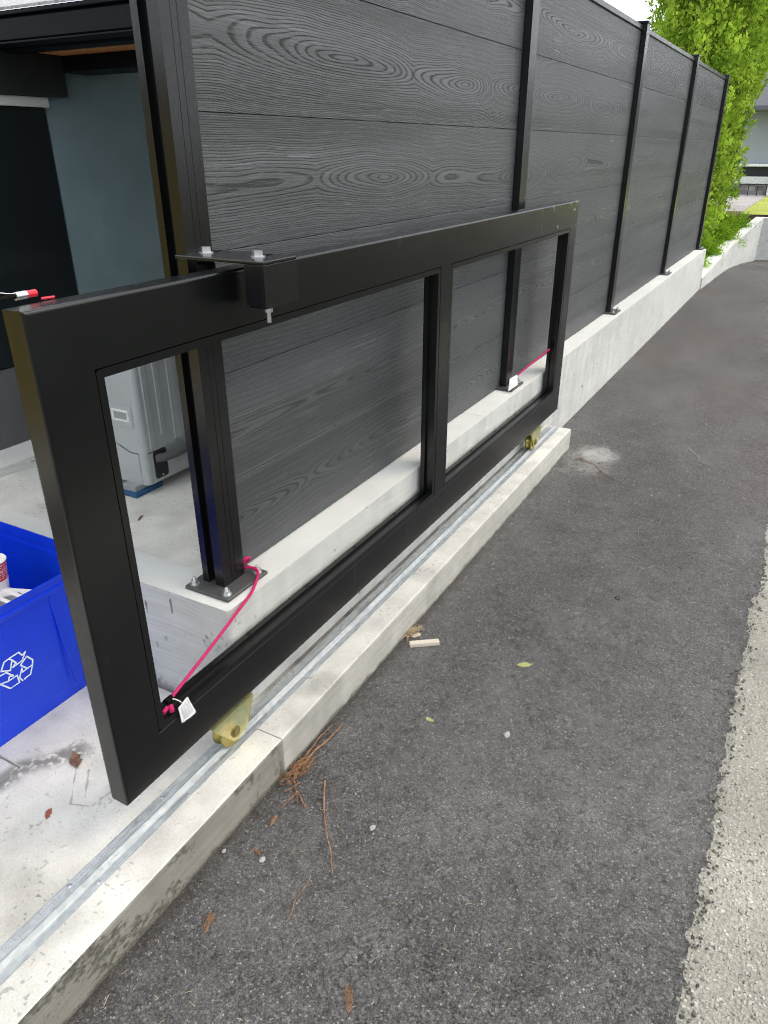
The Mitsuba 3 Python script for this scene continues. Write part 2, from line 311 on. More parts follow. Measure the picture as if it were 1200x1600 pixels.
M('mat_ac', mikit.proc(lambda p, n, uv: mi.Color3f(0.40, 0.425, 0.435) * (0.94 + .12 * fbm(p.x * 9.0, p.y * 9.0, p.z * 9.0))), 0.42, 0.5)
M('mat_ac_dark', (0.03, 0.03, 0.032), 0.7, 0.3)
M('mat_pipe', (0.11, 0.11, 0.115), 0.75, 0.2)
M('mat_offwhite', (0.72, 0.72, 0.70), 0.5, 0.4)
M('mat_blue_rubber', (0.03, 0.10, 0.22), 0.6, 0.3)
M('mat_grey_rubber', (0.30, 0.32, 0.33), 0.6, 0.3)
def bin_col(p, n, uv):
    sc = smoothstep(.74, .84, noise(p.x * 16.0, p.y * 16.0, p.z * 120.0)) * .25
    d = fbm(p.x * 6.0, p.y * 6.0, p.z * 6.0)
    return mix((0.001, 0.030, 0.60), (0.008, 0.075, 0.72), dr.clip(0.45 * d + sc, 0, 1))
M('mat_bin', mikit.proc(bin_col), 0.34, 0.5)
M('mat_logo', (0.70, 0.80, 0.86), 0.5, 0.4)
M('mat_red', (0.62, 0.02, 0.04), 0.35, 0.5)
M('mat_white', (0.78, 0.77, 0.76), 0.5, 0.4)
M('mat_paper', (0.80, 0.79, 0.78), 0.7, 0.2)
M('mat_paper_grey', (0.30, 0.29, 0.33), 0.7, 0.2)
def cord_col(p, n, uv):
    w = 0.5 + 0.5 * dr.sin(p.x * 900.0 + p.z * 700.0 + 2 * noise(p.x * 300.0, p.z * 300.0))
    return mix((0.30, 0.004, 0.06), (0.62, 0.02, 0.15), w)
M('mat_cord', mikit.proc(cord_col), 0.6, 0.3)
M('mat_ink', (0.22, 0.22, 0.27), 0.7, 0.2)
def wood_col(p, n, uv):
    return mix((0.50, 0.44, 0.36), (0.68, 0.63, 0.55), fbm(p.x * 20.0 + p.y * 160, p.z * 200.0, p.y * 9.0))
M('mat_offcut', mikit.proc(wood_col), 0.8, 0.2)
M('mat_twig', mikit.proc(lambda p, n, uv: mix((0.19, 0.095, 0.055), (0.38, 0.24, 0.15), noise(p.x * 180.0, p.y * 180.0))), 0.8, 0.2)
M('mat_straw', mikit.proc(lambda p, n, uv: mix((0.40, 0.30, 0.18), (0.58, 0.46, 0.30), noise(p.x * 60.0, p.y * 60.0))), 0.8, 0.2)
M('mat_sprig', mikit.proc(lambda p, n, uv: mix((0.17, 0.085, 0.045), (0.36, 0.21, 0.12), noise(p.x * 160.0, p.y * 160.0))), 0.8, 0.2)
M('mat_brown_leaf', mikit.proc(lambda p, n, uv: mix((0.10, 0.055, 0.035), (0.24, 0.14, 0.09), noise(p.x * 120.0, p.y * 120.0))), 0.6, 0.3)
M('mat_red_leaf', (0.27, 0.085, 0.05), 0.5, 0.3)
M('mat_yellow_leaf', (0.36, 0.36, 0.15), 0.6, 0.3)
M('mat_stone', (0.36, 0.355, 0.34), 0.9, 0.2)
M('mat_crumb', mikit.proc(lambda p, n, uv: mix((0.05, 0.048, 0.046), (0.26, 0.25, 0.22), dr.square(cell_rand(dr.floor(p.x * 130), dr.floor(p.y * 130))))), 0.9, 0.2)
M('mat_bark', (0.12, 0.09, 0.06), 0.9, 0.1)
def leaf_mat(name, fn, dt=0.9):
    scene[name] = {'type': 'principledthin', 'base_color': mikit.proc(fn), 'roughness': 0.45, 'diff_trans': dt, 'spec_trans': 0.0, 'eta': 1.4}
leaf_mat('mat_leaf', lambda p, n, uv: mix((0.11, 0.24, 0.018), (0.56, 0.75, 0.10), dr.clip(cell_rand(dr.floor(p.x * 16), dr.floor(p.y * 16), dr.floor(p.z * 16)) * .45 + 1.1 * (noise(p.x * 4.5, p.y * 4.5, p.z * 3.0) - .22), 0, 1)))
leaf_mat('mat_juniper', lambda p, n, uv: mix((0.12, 0.28, 0.02), (0.40, 0.60, 0.05), noise(p.x * 6.0, p.y * 6.0, p.z * 6.0)))
leaf_mat('mat_conifer', lambda p, n, uv: mix((0.07, 0.10, 0.085), (0.15, 0.19, 0.16), noise(p.x * 3.0, p.y * 3.0, p.z * 3.0)), 0.3)
M('mat_lawn', mikit.proc(lambda p, n, uv: mix((0.20, 0.27, 0.05), (0.36, 0.36, 0.10), fbm(p.x * 2.0, p.y * 2.0, 1.0))), 0.9, 0.1)
M('mat_dark_lawn', mikit.proc(lambda p, n, uv: mix((0.034, 0.042, 0.030), (0.066, 0.076, 0.056), fbm(p.x * 20.0, p.y * 20.0, 1.0))), 0.95, 0.1)
M('mat_path', mikit.proc(lambda p, n, uv: mi.Color3f(0.30, 0.28, 0.275) * (.85 + .3 * fbm(p.x * 3.0, p.y * 3.0))), 0.9, 0.2)
M('mat_soil', mikit.proc(lambda p, n, uv: mi.Color3f(0.10, 0.075, 0.05) * (.5 + fbm(p.x * 12.0, p.y * 12.0))), 0.95, 0.1)
M('mat_far_wall', (0.30, 0.33, 0.36), 0.7, 0.2)
M('mat_far_roof', (0.13, 0.135, 0.15), 0.9, 0.2)
M('mat_far_dark', (0.03, 0.035, 0.04), 0.4, 0.4)
M('mat_far_stone', mikit.proc(lambda p, n, uv: mi.Color3f(0.26, 0.25, 0.245) * (.6 + .8 * cell_rand(dr.floor(p.y * 5), dr.floor(p.z * 9)))), 0.9, 0.2)

# ---------------------------------------------------------------- ground, drive, kerb, slabs
S = 'structure'
obj('ground', disp_grid(np.linspace(-300, 300, 25), np.linspace(-300, 300, 25), lambda X, Y: -0.36 + 0 * X), 'mat_soil', kind=S)
ys_edge = lambda x: -0.102 + 0.022 * (meshkit.fbm(np.c_[x * 3, x * 0, x * 0], 2, 5) - 0.5) + 0.016 * (meshkit.noise(np.c_[x * 30, x * 0, x * 0], 8) - .5) + 0.014 * (meshkit.noise(np.c_[x * 75, x * 0, x * 0], 9) - .5)
drop = lambda X: -0.16 * np.clip((X - 12.5) / 3.5, 0, 1) ** 2
xs = np.r_[np.arange(-3, 6, 0.006), np.arange(6, 16.3, 0.08)]
t = np.linspace(0, 1, 40) ** 0.6
E0 = np.array(ys_edge(xs))
far = np.clip((xs - 9) / 4, 0, 1) * 2.4
Y1 = 1.10 + .0063 * np.clip(xs, -9, 4.457) + np.where(xs > 4.45, 0.19, 0.0) + np.where(xs > 11.25, .02, 0)
G = (E0 - far)[:, None] * (1 - t)[None] + Y1[:, None] * t[None]
X = np.repeat(xs[:, None], len(t), 1)
Z = -0.14 + drop(X) + 0.0022 * (meshkit.fbm(np.stack([X * 5, G * 5, X * 0], -1), 3, 2) - .5)
Z[:, 0] -= 0.014; Z[:, 1] -= 0.004
n_ = len(t); i, j = np.meshgrid(np.arange(len(xs) - 1), np.arange(n_ - 1), indexing='ij'); a = (i * n_ + j).ravel()
obj('driveway', trimesh.Trimesh(np.c_[X.ravel(), G.ravel(), Z.ravel()], np.vstack([np.c_[a, a + n_, a + n_ + 1], np.c_[a, a + n_ + 1, a + 1]]), process=False), 'mat_asphalt', kind=S, smooth=True)
obj('old_pavement', disp_grid(np.linspace(-6, 14, 60), np.linspace(-.95, 0.3, 12), lambda X, Y: -0.1535 + drop(X)), 'mat_old_pavement', kind=S)
obj('lawn', disp_grid(np.linspace(-12, 14, 40), np.linspace(-14, -.94, 30), lambda X, Y: -0.149 + drop(X) + .03 * (meshkit.noise(np.stack([X * 2, Y * 2, 0 * X], -1), 3) - .5) * (Y < -1)), 'mat_dark_lawn', kind=S)

KY = lambda x: 1.086 + .0063 * x
def rough_top(poly_m, amp=.0022):
    return poly_m
def kerb_mesh(x0, x1, yb, step=0.02):
    """kerb block with a slightly worn arris: section (y, z) swept along x."""
    xs = np.arange(x0, x1 + 1e-6, step); xs[-1] = x1
    V = []
    for x in xs:
        w = 0.004 + 0.008 * max(0, meshkit.noise(np.array([[x * 17, 0, 0]]), 3)[0] - .45) + .003 * meshkit.noise(np.array([[x * 60, 0, 0]]), 4)[0]
        y = KY(x)
        V.append([(x, yb, 0), (x, y + w, 0), (x, y + w * .3, -w * .3), (x, y, -w), (x, y + .003, -.3), (x, yb, -.3)])
    V = np.array(V); n = 6; V = V.reshape(-1, 3); F = []
    for i in range(len(xs) - 1):
        for j in range(n):
            p, q = i * n + j, i * n + (j + 1) % n
            F += [(p, p + n, q + n), (p, q + n, q)]
    for e in (0, (len(xs) - 1) * n):
        for j in range(1, n - 1): F.append((e, e + j, e + j + 1))
    m = trimesh.Trimesh(V, F, process=False); m.fix_normals(); return m
obj('concrete_slab', cat_(kerb_mesh(-3.0, 1.331, 1.69), prism_z(Polygon([(0.881, 1.69), (1.331, 1.69), (1.36, 1.69), (1.36, 3.0), (.881, 3.0)]), -.3, -.0004)), 'mat_slab', kind=S)
obj('concrete_slab', bx(-3, 0.875, 1.697, 4.0, -.3, -.003, .003), 'mat_slab', kind=S)
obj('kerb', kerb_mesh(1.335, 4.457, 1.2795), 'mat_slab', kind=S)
up_poly = Polygon([(1.503, 1.483), (11.2, 1.483), (11.2, 3.4), (-3, 3.4), (-3, 2.463), (1.503, 2.463)])
obj('patio', prism_z(up_poly, -.3, .372), 'mat_slab', kind=S)

wk = obj('concrete_wall', cat_(prism_z(Polygon([(1.36, 1.288), (1.37, 1.28), (3.36, 1.28), (3.36, 1.48), (1.50, 1.48), (1.50, 2.46), (1.36, 2.46)]), -.3, .384),
                               prism_z(sbox(3.363, 1.2795, 11.25, 1.48), -.3, .384)), 'mat_wall',
         label='pale board-marked concrete base wall that carries the dark fence and returns past the air conditioner', cat='wall')
# low wall beyond the fence, climbing and turning across the end of the drive
def strip_wall(pts, thick, name, label):
    pts = np.array(pts, float)
    V, F = [], []
    for i, (x, y, z0, z1) in enumerate(pts):
        d0 = pts[min(i + 1, len(pts) - 1), :2] - pts[max(i - 1, 0), :2]; d0 /= np.linalg.norm(d0); nn = np.array([-d0[1], d0[0]]) * thick
        if i == 2: nn = nn * 1.35
        V += [(x, y, z0), (x, y, z1), (x + nn[0], y + nn[1], z1), (x + nn[0], y + nn[1], z0)]
    for i in range(len(pts) - 1):
        for j in range(4):
            p, q = i * 4 + j, i * 4 + (j + 1) % 4
            F += [(p, p + 4, q + 4), (p, q + 4, q)]
    F += [(0, 1, 2), (0, 2, 3)]; e = (len(pts) - 1) * 4; F += [(e, e + 2, e + 1), (e, e + 3, e + 2)]
    m = trimesh.Trimesh(V, F, process=False); m.fix_normals()
    return obj(name, m, 'mat_wall', label=label, cat='wall')
strip_wall([(11.255, 1.262, -.4, 0.005), (13.6, 1.17, -.4, 0.20), (16.2, 0.955, -.5, .44), (17.6, -4.5, -.6, .46)], .19, 'concrete_wall', 'low pale concrete wall beyond the fence that climbs beside the green shrubs')
obj('shrub_bed', disp_grid(np.linspace(11.26, 17.2, 14), np.linspace(1.42, 5, 10), lambda X, Y: -0.03 + .11 * np.clip(X - 11.3, 0, 4.6)), 'mat_soil', kind=S)
obj('lawn', disp_grid(np.linspace(17.0, 26, 10), np.linspace(-8, 9, 12), lambda X, Y: 0.44 + 0 * X), 'mat_lawn', kind=S)
obj('path', disp_grid(np.linspace(16.9, 26, 10), np.linspace(1.45, 2.6, 4), lambda X, Y: 0.446 + 0 * X - .0 * Y), 'mat_path', kind=S)

# ---------------------------------------------------------------- fence
fence = thing('fence', 'tall charcoal wood-grain composite fence between black metal posts on the concrete wall', 'fence')
PX = [1.446, 3.868, 6.28, 8.65, 11.13]; PW = 0.095; YF = 1.362; YB = 1.446; TOP = 2.352
def post_profile(x, first):
    w = PW; nf = [(x, YF)]
    if first:
        for g in (.036, .058): nf += [(x + g - .0012, YF), (x + g, YF + .002), (x + g + .0012, YF)]
    nf += [(x + w, YF), (x + w, 1.396), (x + w - .02, 1.396), (x + w - .02, 1.424), (x + w, 1.424), (x + w, YB), (x, YB), (x, 1.424), (x + .022, 1.424), (x + .022, 1.396), (x, 1.396)]
    return Polygon(nf)
for pi, x in enumerate(PX):
    pk = obj('post', prism_z(post_profile(x, pi == 0), .396, TOP + .036), 'mat_black', fence)
    obj('cap', cat_(bx(x - .006, x + PW + .006, YF - .006, YB + .006, TOP + .036, TOP + .052, .003)), 'mat_black_smooth', pk)
    obj('base_plate', bx(x - .05, x + PW + .05, 1.308, 1.478, .3842, .396, .002), 'mat_plate', pk)
    for bx_, by_ in ((x - .027, 1.332), (x - .027, 1.458), (x + PW + .027, 1.332), (x + PW + .027, 1.458)):
        obj('bolt', cat_(lathe([(0, .396), (.016, .396), (.016, .3985), (0, .3985)], n=16, at=(bx_, by_, 0)), hexnut(bx_, by_, .3985, .019, .012), lathe([(0, .3), (.0055, .3), (.0055, .418), (.004, .42), (0, .42)], n=10, at=(bx_, by_, 0))), 'mat_zinc', pk)
for b in range(4):
    x0, x1 = PX[b] + PW - .018, PX[b + 1] + .02
    for k in range(6):
        z0, z1 = BOARD_Z0 + BOARD_H * k, BOARD_Z0 + BOARD_H * (k + 1)
        z0 = max(z0, .386)
        obj('board', cat_(bx(x0, x1, 1.401, 1.420, z0 + .0006, z1 - .0010, .0013), bx(x0 + .002, x1 - .002, 1.408, 1.413, z1 - .004, z1 + .006)), 'mat_board', fence)
    obj('top_rail', bx(PX[b] + PW + .001, PX[b + 1] - .001, 1.390, 1.432, BOARD_Z0 + 6 * BOARD_H, TOP + .026, .003), 'mat_black_smooth', fence)

# ---------------------------------------------------------------- sliding gate
XL, XR, ZB, ZT, YG, GT = 0.8497, 4.418, 0.129, 1.3425, 1.2035, 0.062
OL, OR_, OZ0, OZ1, M0, M1 = 0.982, 4.292, 0.262, 1.207, 2.612, 2.702
gate = thing('sliding_gate', 'matt black metal sliding gate frame with two empty openings in front of the fence', 'gate')
def round_sec(u0, u1, r0, r1, n=6):
    """rounded rectangle in (y, u): corners at u0 have radius r0, at u1 radius r1 (u towards the outside)."""
    P = []
    for cy_, cu, r, a0 in ((YG + GT, u1, r1, 0), (YG, u1, r1, 90), (YG, u0, r0, 180), (YG + GT, u0, r0, 270)):
        sy, su = (-1 if cy_ > YG else 1), (-1 if cu == u1 else 1)
        for q in range(n):
            th = math.radians(a0 + 90 * q / (n - 1)); P.append((cy_ + sy * r + r * math.cos(th), cu + su * r + r * math.sin(th)))
    return P
def mitred(sec, e0, e1, horiz):
    """bar with the section (y, u); its two ends at the coordinates e0(u), e1(u)."""
    n = len(sec); V = [(e(u), y, u) for e in (e0, e1) for y, u in sec]
    V = np.array(V)
    if not horiz: V = V[:, [2, 1, 0]]
    F = [f for j in range(n) for f in ((j, (j + 1) % n, n + (j + 1) % n), (j, n + (j + 1) % n, n + j))]
    F += [(0, j, j + 1) for j in range(1, n - 1)] + [(n, n + j + 1, n + j) for j in range(1, n - 1)]
    m = trimesh.Trimesh(V, F, process=False); m.fix_normals(); return m
kt = lambda z: (ZT - z) / (ZT - OZ1); kb_ = lambda z: (z - ZB) / (OZ0 - ZB); g = .0002
obj('top_rail', mitred(round_sec(OZ1, ZT, .0015, .0075), lambda z: XL + g + kt(z) * (OL - XL), lambda z: XR - g - kt(z) * (XR - OR_), True), 'mat_black', gate, smooth=40)
obj('bottom_rail', mitred([(y, ZB + OZ0 - u) for y, u in round_sec(ZB, OZ0, .0015, .0075)], lambda z: XL + g + kb_(z) * (OL - XL), lambda z: XR - g - kb_(z) * (XR - OR_), True), 'mat_black', gate, smooth=40)
kl = lambda x: (x - XL) / (OL - XL); kr = lambda x: (XR - x) / (XR - OR_)
obj('stile', mitred([(y, XL + OL - u) for y, u in round_sec(XL, OL, .0015, .0075)], lambda x: ZB + g + kl(x) * (OZ0 - ZB), lambda x: ZT - g - kl(x) * (ZT - OZ1), False), 'mat_black', gate, smooth=40)
obj('stile', mitred(round_sec(M0, M1, .0015, .0015), lambda x: OZ0 + g + 0 * x, lambda x: OZ1 - g + 0 * x, False), 'mat_black', gate, smooth=40)
obj('stile', mitred(round_sec(OR_, XR, .0015, .0075), lambda x: ZB + g + kr(x) * (OZ0 - ZB), lambda x: ZT - g - kr(x) * (ZT - OZ1), False), 'mat_black', gate, smooth=40)
for a0, a1 in ((OL, M0), (M1, OR_)):
    e = .0026
    out = sbox(a0 + e, OZ0 + e, a1 - e, OZ1 - e).buffer(-.008).buffer(.008, quad_segs=2)
    inn = sbox(a0 + .021, OZ0 + .021, a1 - .021, OZ1 - .021)
    web = sbox(a0 + .006, OZ0 + .006, a1 - .006, OZ1 - .006)
    lip2 = sbox(a0 + .010, OZ0 + .010, a1 - .010, OZ1 - .010)
    ch = obj('infill_channel', cat_(prism_y(out.difference(inn), YG + .0012, YG + .021), prism_y(out.difference(web), YG + .021, YG + .042), prism_y(out.difference(inn), YG + .042, YG + .0605)), 'mat_black', gate)
    for q in np.arange(a0 + .12, a1 - .05, .31):
        obj('screw', lathe([(0, 0), (.0055, 0), (.0055, .0016), (.002, .0022), (0, .0018)], n=10, at=(q, YG + .051, OZ0 + .0212)), 'mat_dark_gap', ch)
# paint scuffs: the bare marks near the top right mitre
# rollers
YR = 1.222
def roller(xc, key_label=None):
    zc = .058
    bk = obj('roller_bracket', cat_(*[prism_y(Polygon([(xc - .088, .1285), (xc + .092, .1285), (xc + .060, .052), (xc + .040, .032), (xc + .012, .024), (xc - .012, .030)]), y, y + .004) for y in (YR - .026, YR + .022)],
             tube([(xc - .088, YR - .026, .1285), (xc - .012, YR - .026, .030), (xc + .012, YR - .026, .024), (xc + .040, YR - .026, .032), (xc + .060, YR - .026, .052), (xc + .092, YR - .026, .1285)], .0016, 6),
             bx(xc - .085, xc + .095, YR - .0255, YR + .0255, .1235, .1284)), 'mat_yellow_zinc', gate)
    obj('wheel', lathe([(0, -.019), (.050, -.019), (.052, -.017), (.052, -.013), (.041, -.001), (.041, .001), (.052, .013), (.052, .017), (.050, .019), (0, .019)], 'y', 40, (xc, YR, zc)), 'mat_wheel', bk, smooth=30)
    hb = trimesh.creation.cylinder(radius=.0135, height=.008, sections=6); hb.apply_transform(trimesh.transformations.rotation_matrix(math.pi / 2, [1, 0, 0])); hb.apply_translation([xc, YR - .030, zc])
    rb = trimesh.creation.cylinder(radius=.018, height=.003, sections=20); rb.apply_transform(trimesh.transformations.rotation_matrix(math.pi / 2, [1, 0, 0])); rb.apply_translation([xc, YR - .0277, zc])
    obj('axle_bolt', cat_(hb, rb), 'mat_axle', bk)
roller(1.245); roller(3.98)

# guide bracket reaching from the end post over the gate
gd = thing('gate_guide', 'black steel guide bracket with two zinc bolts clasping the top rail beside the end post', 'bracket')
obj('top_plate', cat_(bx(1.402, 1.535, 1.092, 1.3615, 1.3622, 1.370, .002), bx(1.402, 1.535, 1.092, 1.098, 1.268, 1.3618, .001)), 'mat_black_smooth', gd)
obj('side_gusset', bx(1.4025, 1.408, 1.0985, 1.150, 1.268, 1.3615, .001), 'mat_black_smooth', gd)
for yb in (1.158, 1.318):
    obj('guide_roller', lathe([(0, 1.262), (.022, 1.262), (.024, 1.265), (.024, 1.345), (.022, 1.348), (0, 1.348)], n=24, at=(1.462, yb, 0)), 'mat_dark_gap', gd, smooth=30)
    obj('bolt', cat_(hexnut(1.468, yb, 1.3728, .021, .012), lathe([(0, 1.3702), (.018, 1.3702), (.018, 1.3727), (0, 1.3727)], n=20, at=(1.468, yb, 0))), 'mat_zinc', gd)
for yb in (1.158, 1.318): obj('slot', bx(1.49, 1.522, yb - .008, yb + .008, 1.3701, 1.3706), 'mat_dark_gap', gd)
obj('nut', cat_(hexnut(1.452, 1.125, 1.247, .019, .012), lathe([(0, 1.222), (.0055, 1.222), (.0055, 1.27), (0, 1.27)], n=12, at=(1.452, 1.125, 0)), lathe([(0, 1.2592), (.016, 1.2592), (.016, 1.2612), (0, 1.2612)], n=16, at=(1.452, 1.125, 0))), 'mat_zinc', gd)
obj('bottom_flange', bx(1.412, 1.492, 1.099, 1.150, 1.2615, 1.2675, .001), 'mat_black_smooth', gd)

# track
tr = thing('gate_track', 'galvanised steel V-track for the gate screwed along the kerb top', 'track')
prof = [(1.187, .0006), (1.187, .003), (1.207, .003), (1.2180, .0135), (1.2190, .0148), (1.2200, .0152), (1.2210, .0148), (1.2220, .0135), (1.233, .003), (1.262, .003), (1.262, .0006)]
obj('rail', prism_x(Polygon(prof), -1.5, 4.43), 'mat_galv', tr)
for q in np.arange(.06, 4.4, .31):
    for yy, ox in ((1.1955, .04), (1.249, 0.0)):
        obj('screw', lathe([(0, .003), (.0066, .003), (.0062, .0046), (.003, .0056), (0, .0058)], n=14, at=(q + ox, yy, 0)), 'mat_zinc', tr)
for txt, tx in (('OSTA', .50), ('G DOORS', .585), ('ACC', .70), ('DIVISION', .76), ('STEEL', .90)):
    tm = meshkit.text_mesh(txt, .0095, .0006); tm.apply_translation([tx, 1.2445, .00305]); obj('embossed_lettering', tm, 'mat_zinc', tr)

# ---------------------------------------------------------------- bungee cords
def cord_path(a, b, sag=.0, n=14):
    t = np.linspace(0, 1, n)[:, None]; P = np.array(a) * (1 - t) + np.array(b) * t; P[:, 2] -= sag * 4 * (t * (1 - t))[:, 0]; return P
def tag_mesh(c, u, v, w, h, bend):
    n = 7; V = []; F = []
    c, u, v = map(lambda q: np.array(q, float), (c, u, v)); u /= np.linalg.norm(u); v /= np.linalg.norm(v); nn = np.cross(u, v)
    if nn @ (np.array([0, 0, 1.6]) - c) < 0: u = -u; nn = -nn
    for i in range(n):
        for j in range(n):
            s, r = (i / (n - 1) - .5), (j / (n - 1))
            V.append(c + u * s * w * (1 - .12 * (1 - r)) + v * r * h + nn * (bend * math.sin(3.0 * s + 2.2 * r) + bend * .6 * r * r))
    for i in range(n - 1):
        for j in range(n - 1):
            p = i * n + j; F += [(p, p + n, p + n + 1), (p, p + n + 1, p + 1)]
    V = np.array(V); top = trimesh.Trimesh(V, F, process=False); bot = trimesh.Trimesh(V - nn * .0006, np.array(F)[:, ::-1], process=False)
    return cat_(top, bot), (c, u, v, nn)
def tag_print(fr, w, h, bend, rows=9):
    c, u, v, nn = fr; L = []
    for r in range(rows):
        rr = .12 + .78 * r / rows
        L += [trimesh.Trimesh([c + u * (s0 * w) + v * rr * h + nn * (bend * math.sin(3.0 * s0 + 2.2 * rr) + bend * .6 * rr * rr + .0005), c + u * (s1 * w) + v * rr * h + nn * (bend * math.sin(3.0 * s1 + 2.2 * rr) + bend * .6 * rr * rr + .0005),
                               c + u * (s1 * w) + v * (rr + .045) * h + nn * (bend * math.sin(3.0 * s1 + 2.2 * rr) + bend * .6 * rr * rr + .0005), c + u * (s0 * w) + v * (rr + .045) * h + nn * (bend * math.sin(3.0 * s0 + 2.2 * rr) + bend * .6 * rr * rr + .0005)], [[0, 1, 2], [0, 2, 3]], process=False)
              for s0, s1 in [(-.38 + .19 * q, -.38 + .19 * q + rng.uniform(.1, .17)) for q in range(4)]]
    return cat_(L)
bk = thing('bungee_cord', 'pink bungee cord from the end post base to the lower left gate corner', 'bungee cord')
P0 = (1.585, 1.338, .425); P1 = (1.045, 1.228, .315)
_k = np.array([(1.548, 1.374, .409), (1.556, 1.358, .415), (1.565, 1.334, .413), (1.553, 1.312, .4055), (1.470, 1.2775, .3905), (1.27, 1.252, .350), (1.045, 1.226, .308)])
_d = np.r_[0, np.cumsum(np.linalg.norm(np.diff(_k, axis=0), axis=1))]; path = np.stack([np.interp(np.linspace(0, _d[-1], 60), _d, _k[:, i]) for i in range(3)], 1)
for _ in range(3): path[1:-1] = (path[:-2] + 2 * path[1:-1] + path[2:]) / 4
obj('cord', tube(path, .0047, 10), 'mat_cord', bk, smooth=True)
obj('knot', cat_(tube(spline([(1.548, 1.372, .43), (1.558, 1.362, .443), (1.572, 1.362, .437), (1.566, 1.372, .424), (1.55, 1.376, .432)], 20), .0052, 8)), 'mat_cord', bk, smooth=True)
obj('hook', cat_(tube(spline([(1.056, 1.230, .311), (1.035, 1.224, .306), (1.022, 1.228, .296), (1.018, 1.24, .282), (1.006, 1.252, .268)], 20), .0028, 8), lathe([(0, -.011), (.0095, -.011), (.0095, .011), (0, .011)], 'x', 14, (1.048, 1.227, .310))), 'mat_dark_gap', bk, smooth=30)
obj('cord_end', cat_(tube([(1.026, 1.212, .309), (1.006, 1.205, .309)], .0055, 8), tube([(1.040, 1.214, .303), (1.030, 1.200, .298)], .0065, 8)), 'mat_cord', bk)
tg, fr = tag_mesh((1.068, 1.198, .300), (1, -.05, .10), (.14, -.06, -1), .048, .055, .004)
tk = obj('label_tag', tg, 'mat_white', bk, smooth=True)
obj('print', tag_print(fr, .048, .055, .004), 'mat_ink', tk)
obj('tag_loop', tube(spline([(1.052, 1.222, .314), (1.060, 1.210, .309), (1.065, 1.200, .301)], 8), .0014, 6), 'mat_white', bk)
bk2 = thing('bungee_cord', 'pink bungee cord from the second post base to the right gate stile', 'bungee cord')
A2 = (3.945, 1.325, .45); B2 = (4.262, 1.24, .545)
obj('cord', tube(cord_path(A2, B2), .0056, 10), 'mat_cord', bk2, smooth=True)
obj('hook', cat_(tube(spline([B2, (4.268, 1.236, .565), (4.276, 1.228, .59)], 10), .004, 8), lathe([(0, -.014), (.013, -.014), (.013, .014), (0, .014)], 'x', 12, B2)), 'mat_dark_gap', bk2, smooth=30)
tg, fr = tag_mesh((3.86, 1.318, .462), (.75, -.45, .35), (-.60, -.22, -.62), .068, .075, .008)
tk = obj('label_tag', tg, 'mat_white', bk2, smooth=True)
bk3 = thing('bungee_cord', 'red cord end with silver ferrule lying on the top left gate corner', 'bungee cord')
Z3 = 1.3545
obj('ferrule', lathe([(0, -.012), (.0075, -.012), (.0075, .012), (0, .012)], 'x', 14, (.915, 1.290, Z3)), 'mat_zinc', bk3)
obj('cord', tube([(.924, 1.290, Z3), (.948, 1.289, Z3)], .0068, 12), 'mat_red', bk3)
obj('cord', tube([(.945, 1.272, 1.3455), (.97, 1.266, 1.3455)], .0025, 8), 'mat_red', bk3)
obj('hook', tube(spline([(.905, 1.290, Z3), (.875, 1.294, Z3 - .002), (.85, 1.30, Z3 - .004), (.83, 1.31, Z3 - .003)], 12), .0048, 8), 'mat_dark_gap', bk3)
obj('wire', tube(spline([(.905, 1.292, Z3 + .004), (.87, 1.31, Z3 + .012), (.83, 1.33, Z3 + .03)], 12), .0012, 6), 'mat_zinc', bk3)

# ---------------------------------------------------------------- recycling bin
rb = thing('recycling_bin', 'bright blue plastic recycling bin with a white arrows symbol beside the gate', 'recycling bin')
def ring_shell(levels, thick):
    """levels: list of (z, x0, x1, y0, y1, corner); an open-topped tapered box with walls."""
    def loop(x0, x1, y0, y1, c, n=5):
        L = []
        for cx_, cy_, a0 in ((x1 - c, y1 - c, 0), (x0 + c, y1 - c, 90), (x0 + c, y0 + c, 180), (x1 - c, y0 + c, 270)):
            for q in range(n):
                th = math.radians(a0 + 90 * q / (n - 1)); L.append((cx_ + c * math.cos(th), cy_ + c * math.sin(th)))
        return np.array(L)
    rings = [np.c_[loop(*l[1:]), np.full(20, l[0])] for l in levels]
    inner = [np.c_[loop(l[1] + thick, l[2] - thick, l[3] + thick, l[4] - thick, l[5]), np.full(20, max(l[0], levels[0][0] + thick))] for l in levels]
    R = rings + inner[::-1]; V = np.vstack(R); F = []
    for i in range(len(R) - 1):
        for j in range(20):
            p, q = i * 20 + j, i * 20 + (j + 1) % 20; F += [(p, q, q + 20), (p, q + 20, p + 20)]
    V = np.vstack([V, R[0].mean(0), R[-1].mean(0)]); e = len(V)
    for j in range(20):
        F += [(e - 2, (j + 1) % 20, j), (e - 1, (len(R) - 1) * 20 + j, (len(R) - 1) * 20 + (j + 1) % 20)]
    m = trimesh.Trimesh(V, F, process=False); m.fix_normals(); return m
BX0, BX1, BY0, BY1, BH = .72, 1.335, 1.785, 2.40, .452
tp = .028
lv = lambda z, o=0.0, c=.04: (z, BX0 + tp * (1 - z / BH) - o, BX1 - tp * (1 - z / BH) + o, BY0 + tp * (1 - z / BH) - o, BY1 - tp * (1 - z / BH) + o, c)
obj('shell', ring_shell([lv(.0005), lv(.02, .002), lv(.405), lv(.4051, .009), lv(.421, .011), lv(.423, .004), lv(.452, .006)], .006), 'mat_bin', rb, smooth=35)
obj('rib', prism_y(Polygon([(1.170, .06), (1.1755, .06), (1.1525, .398), (1.145, .398)]), BY0 + .001, BY0 + .006), 'mat_bin', rb)
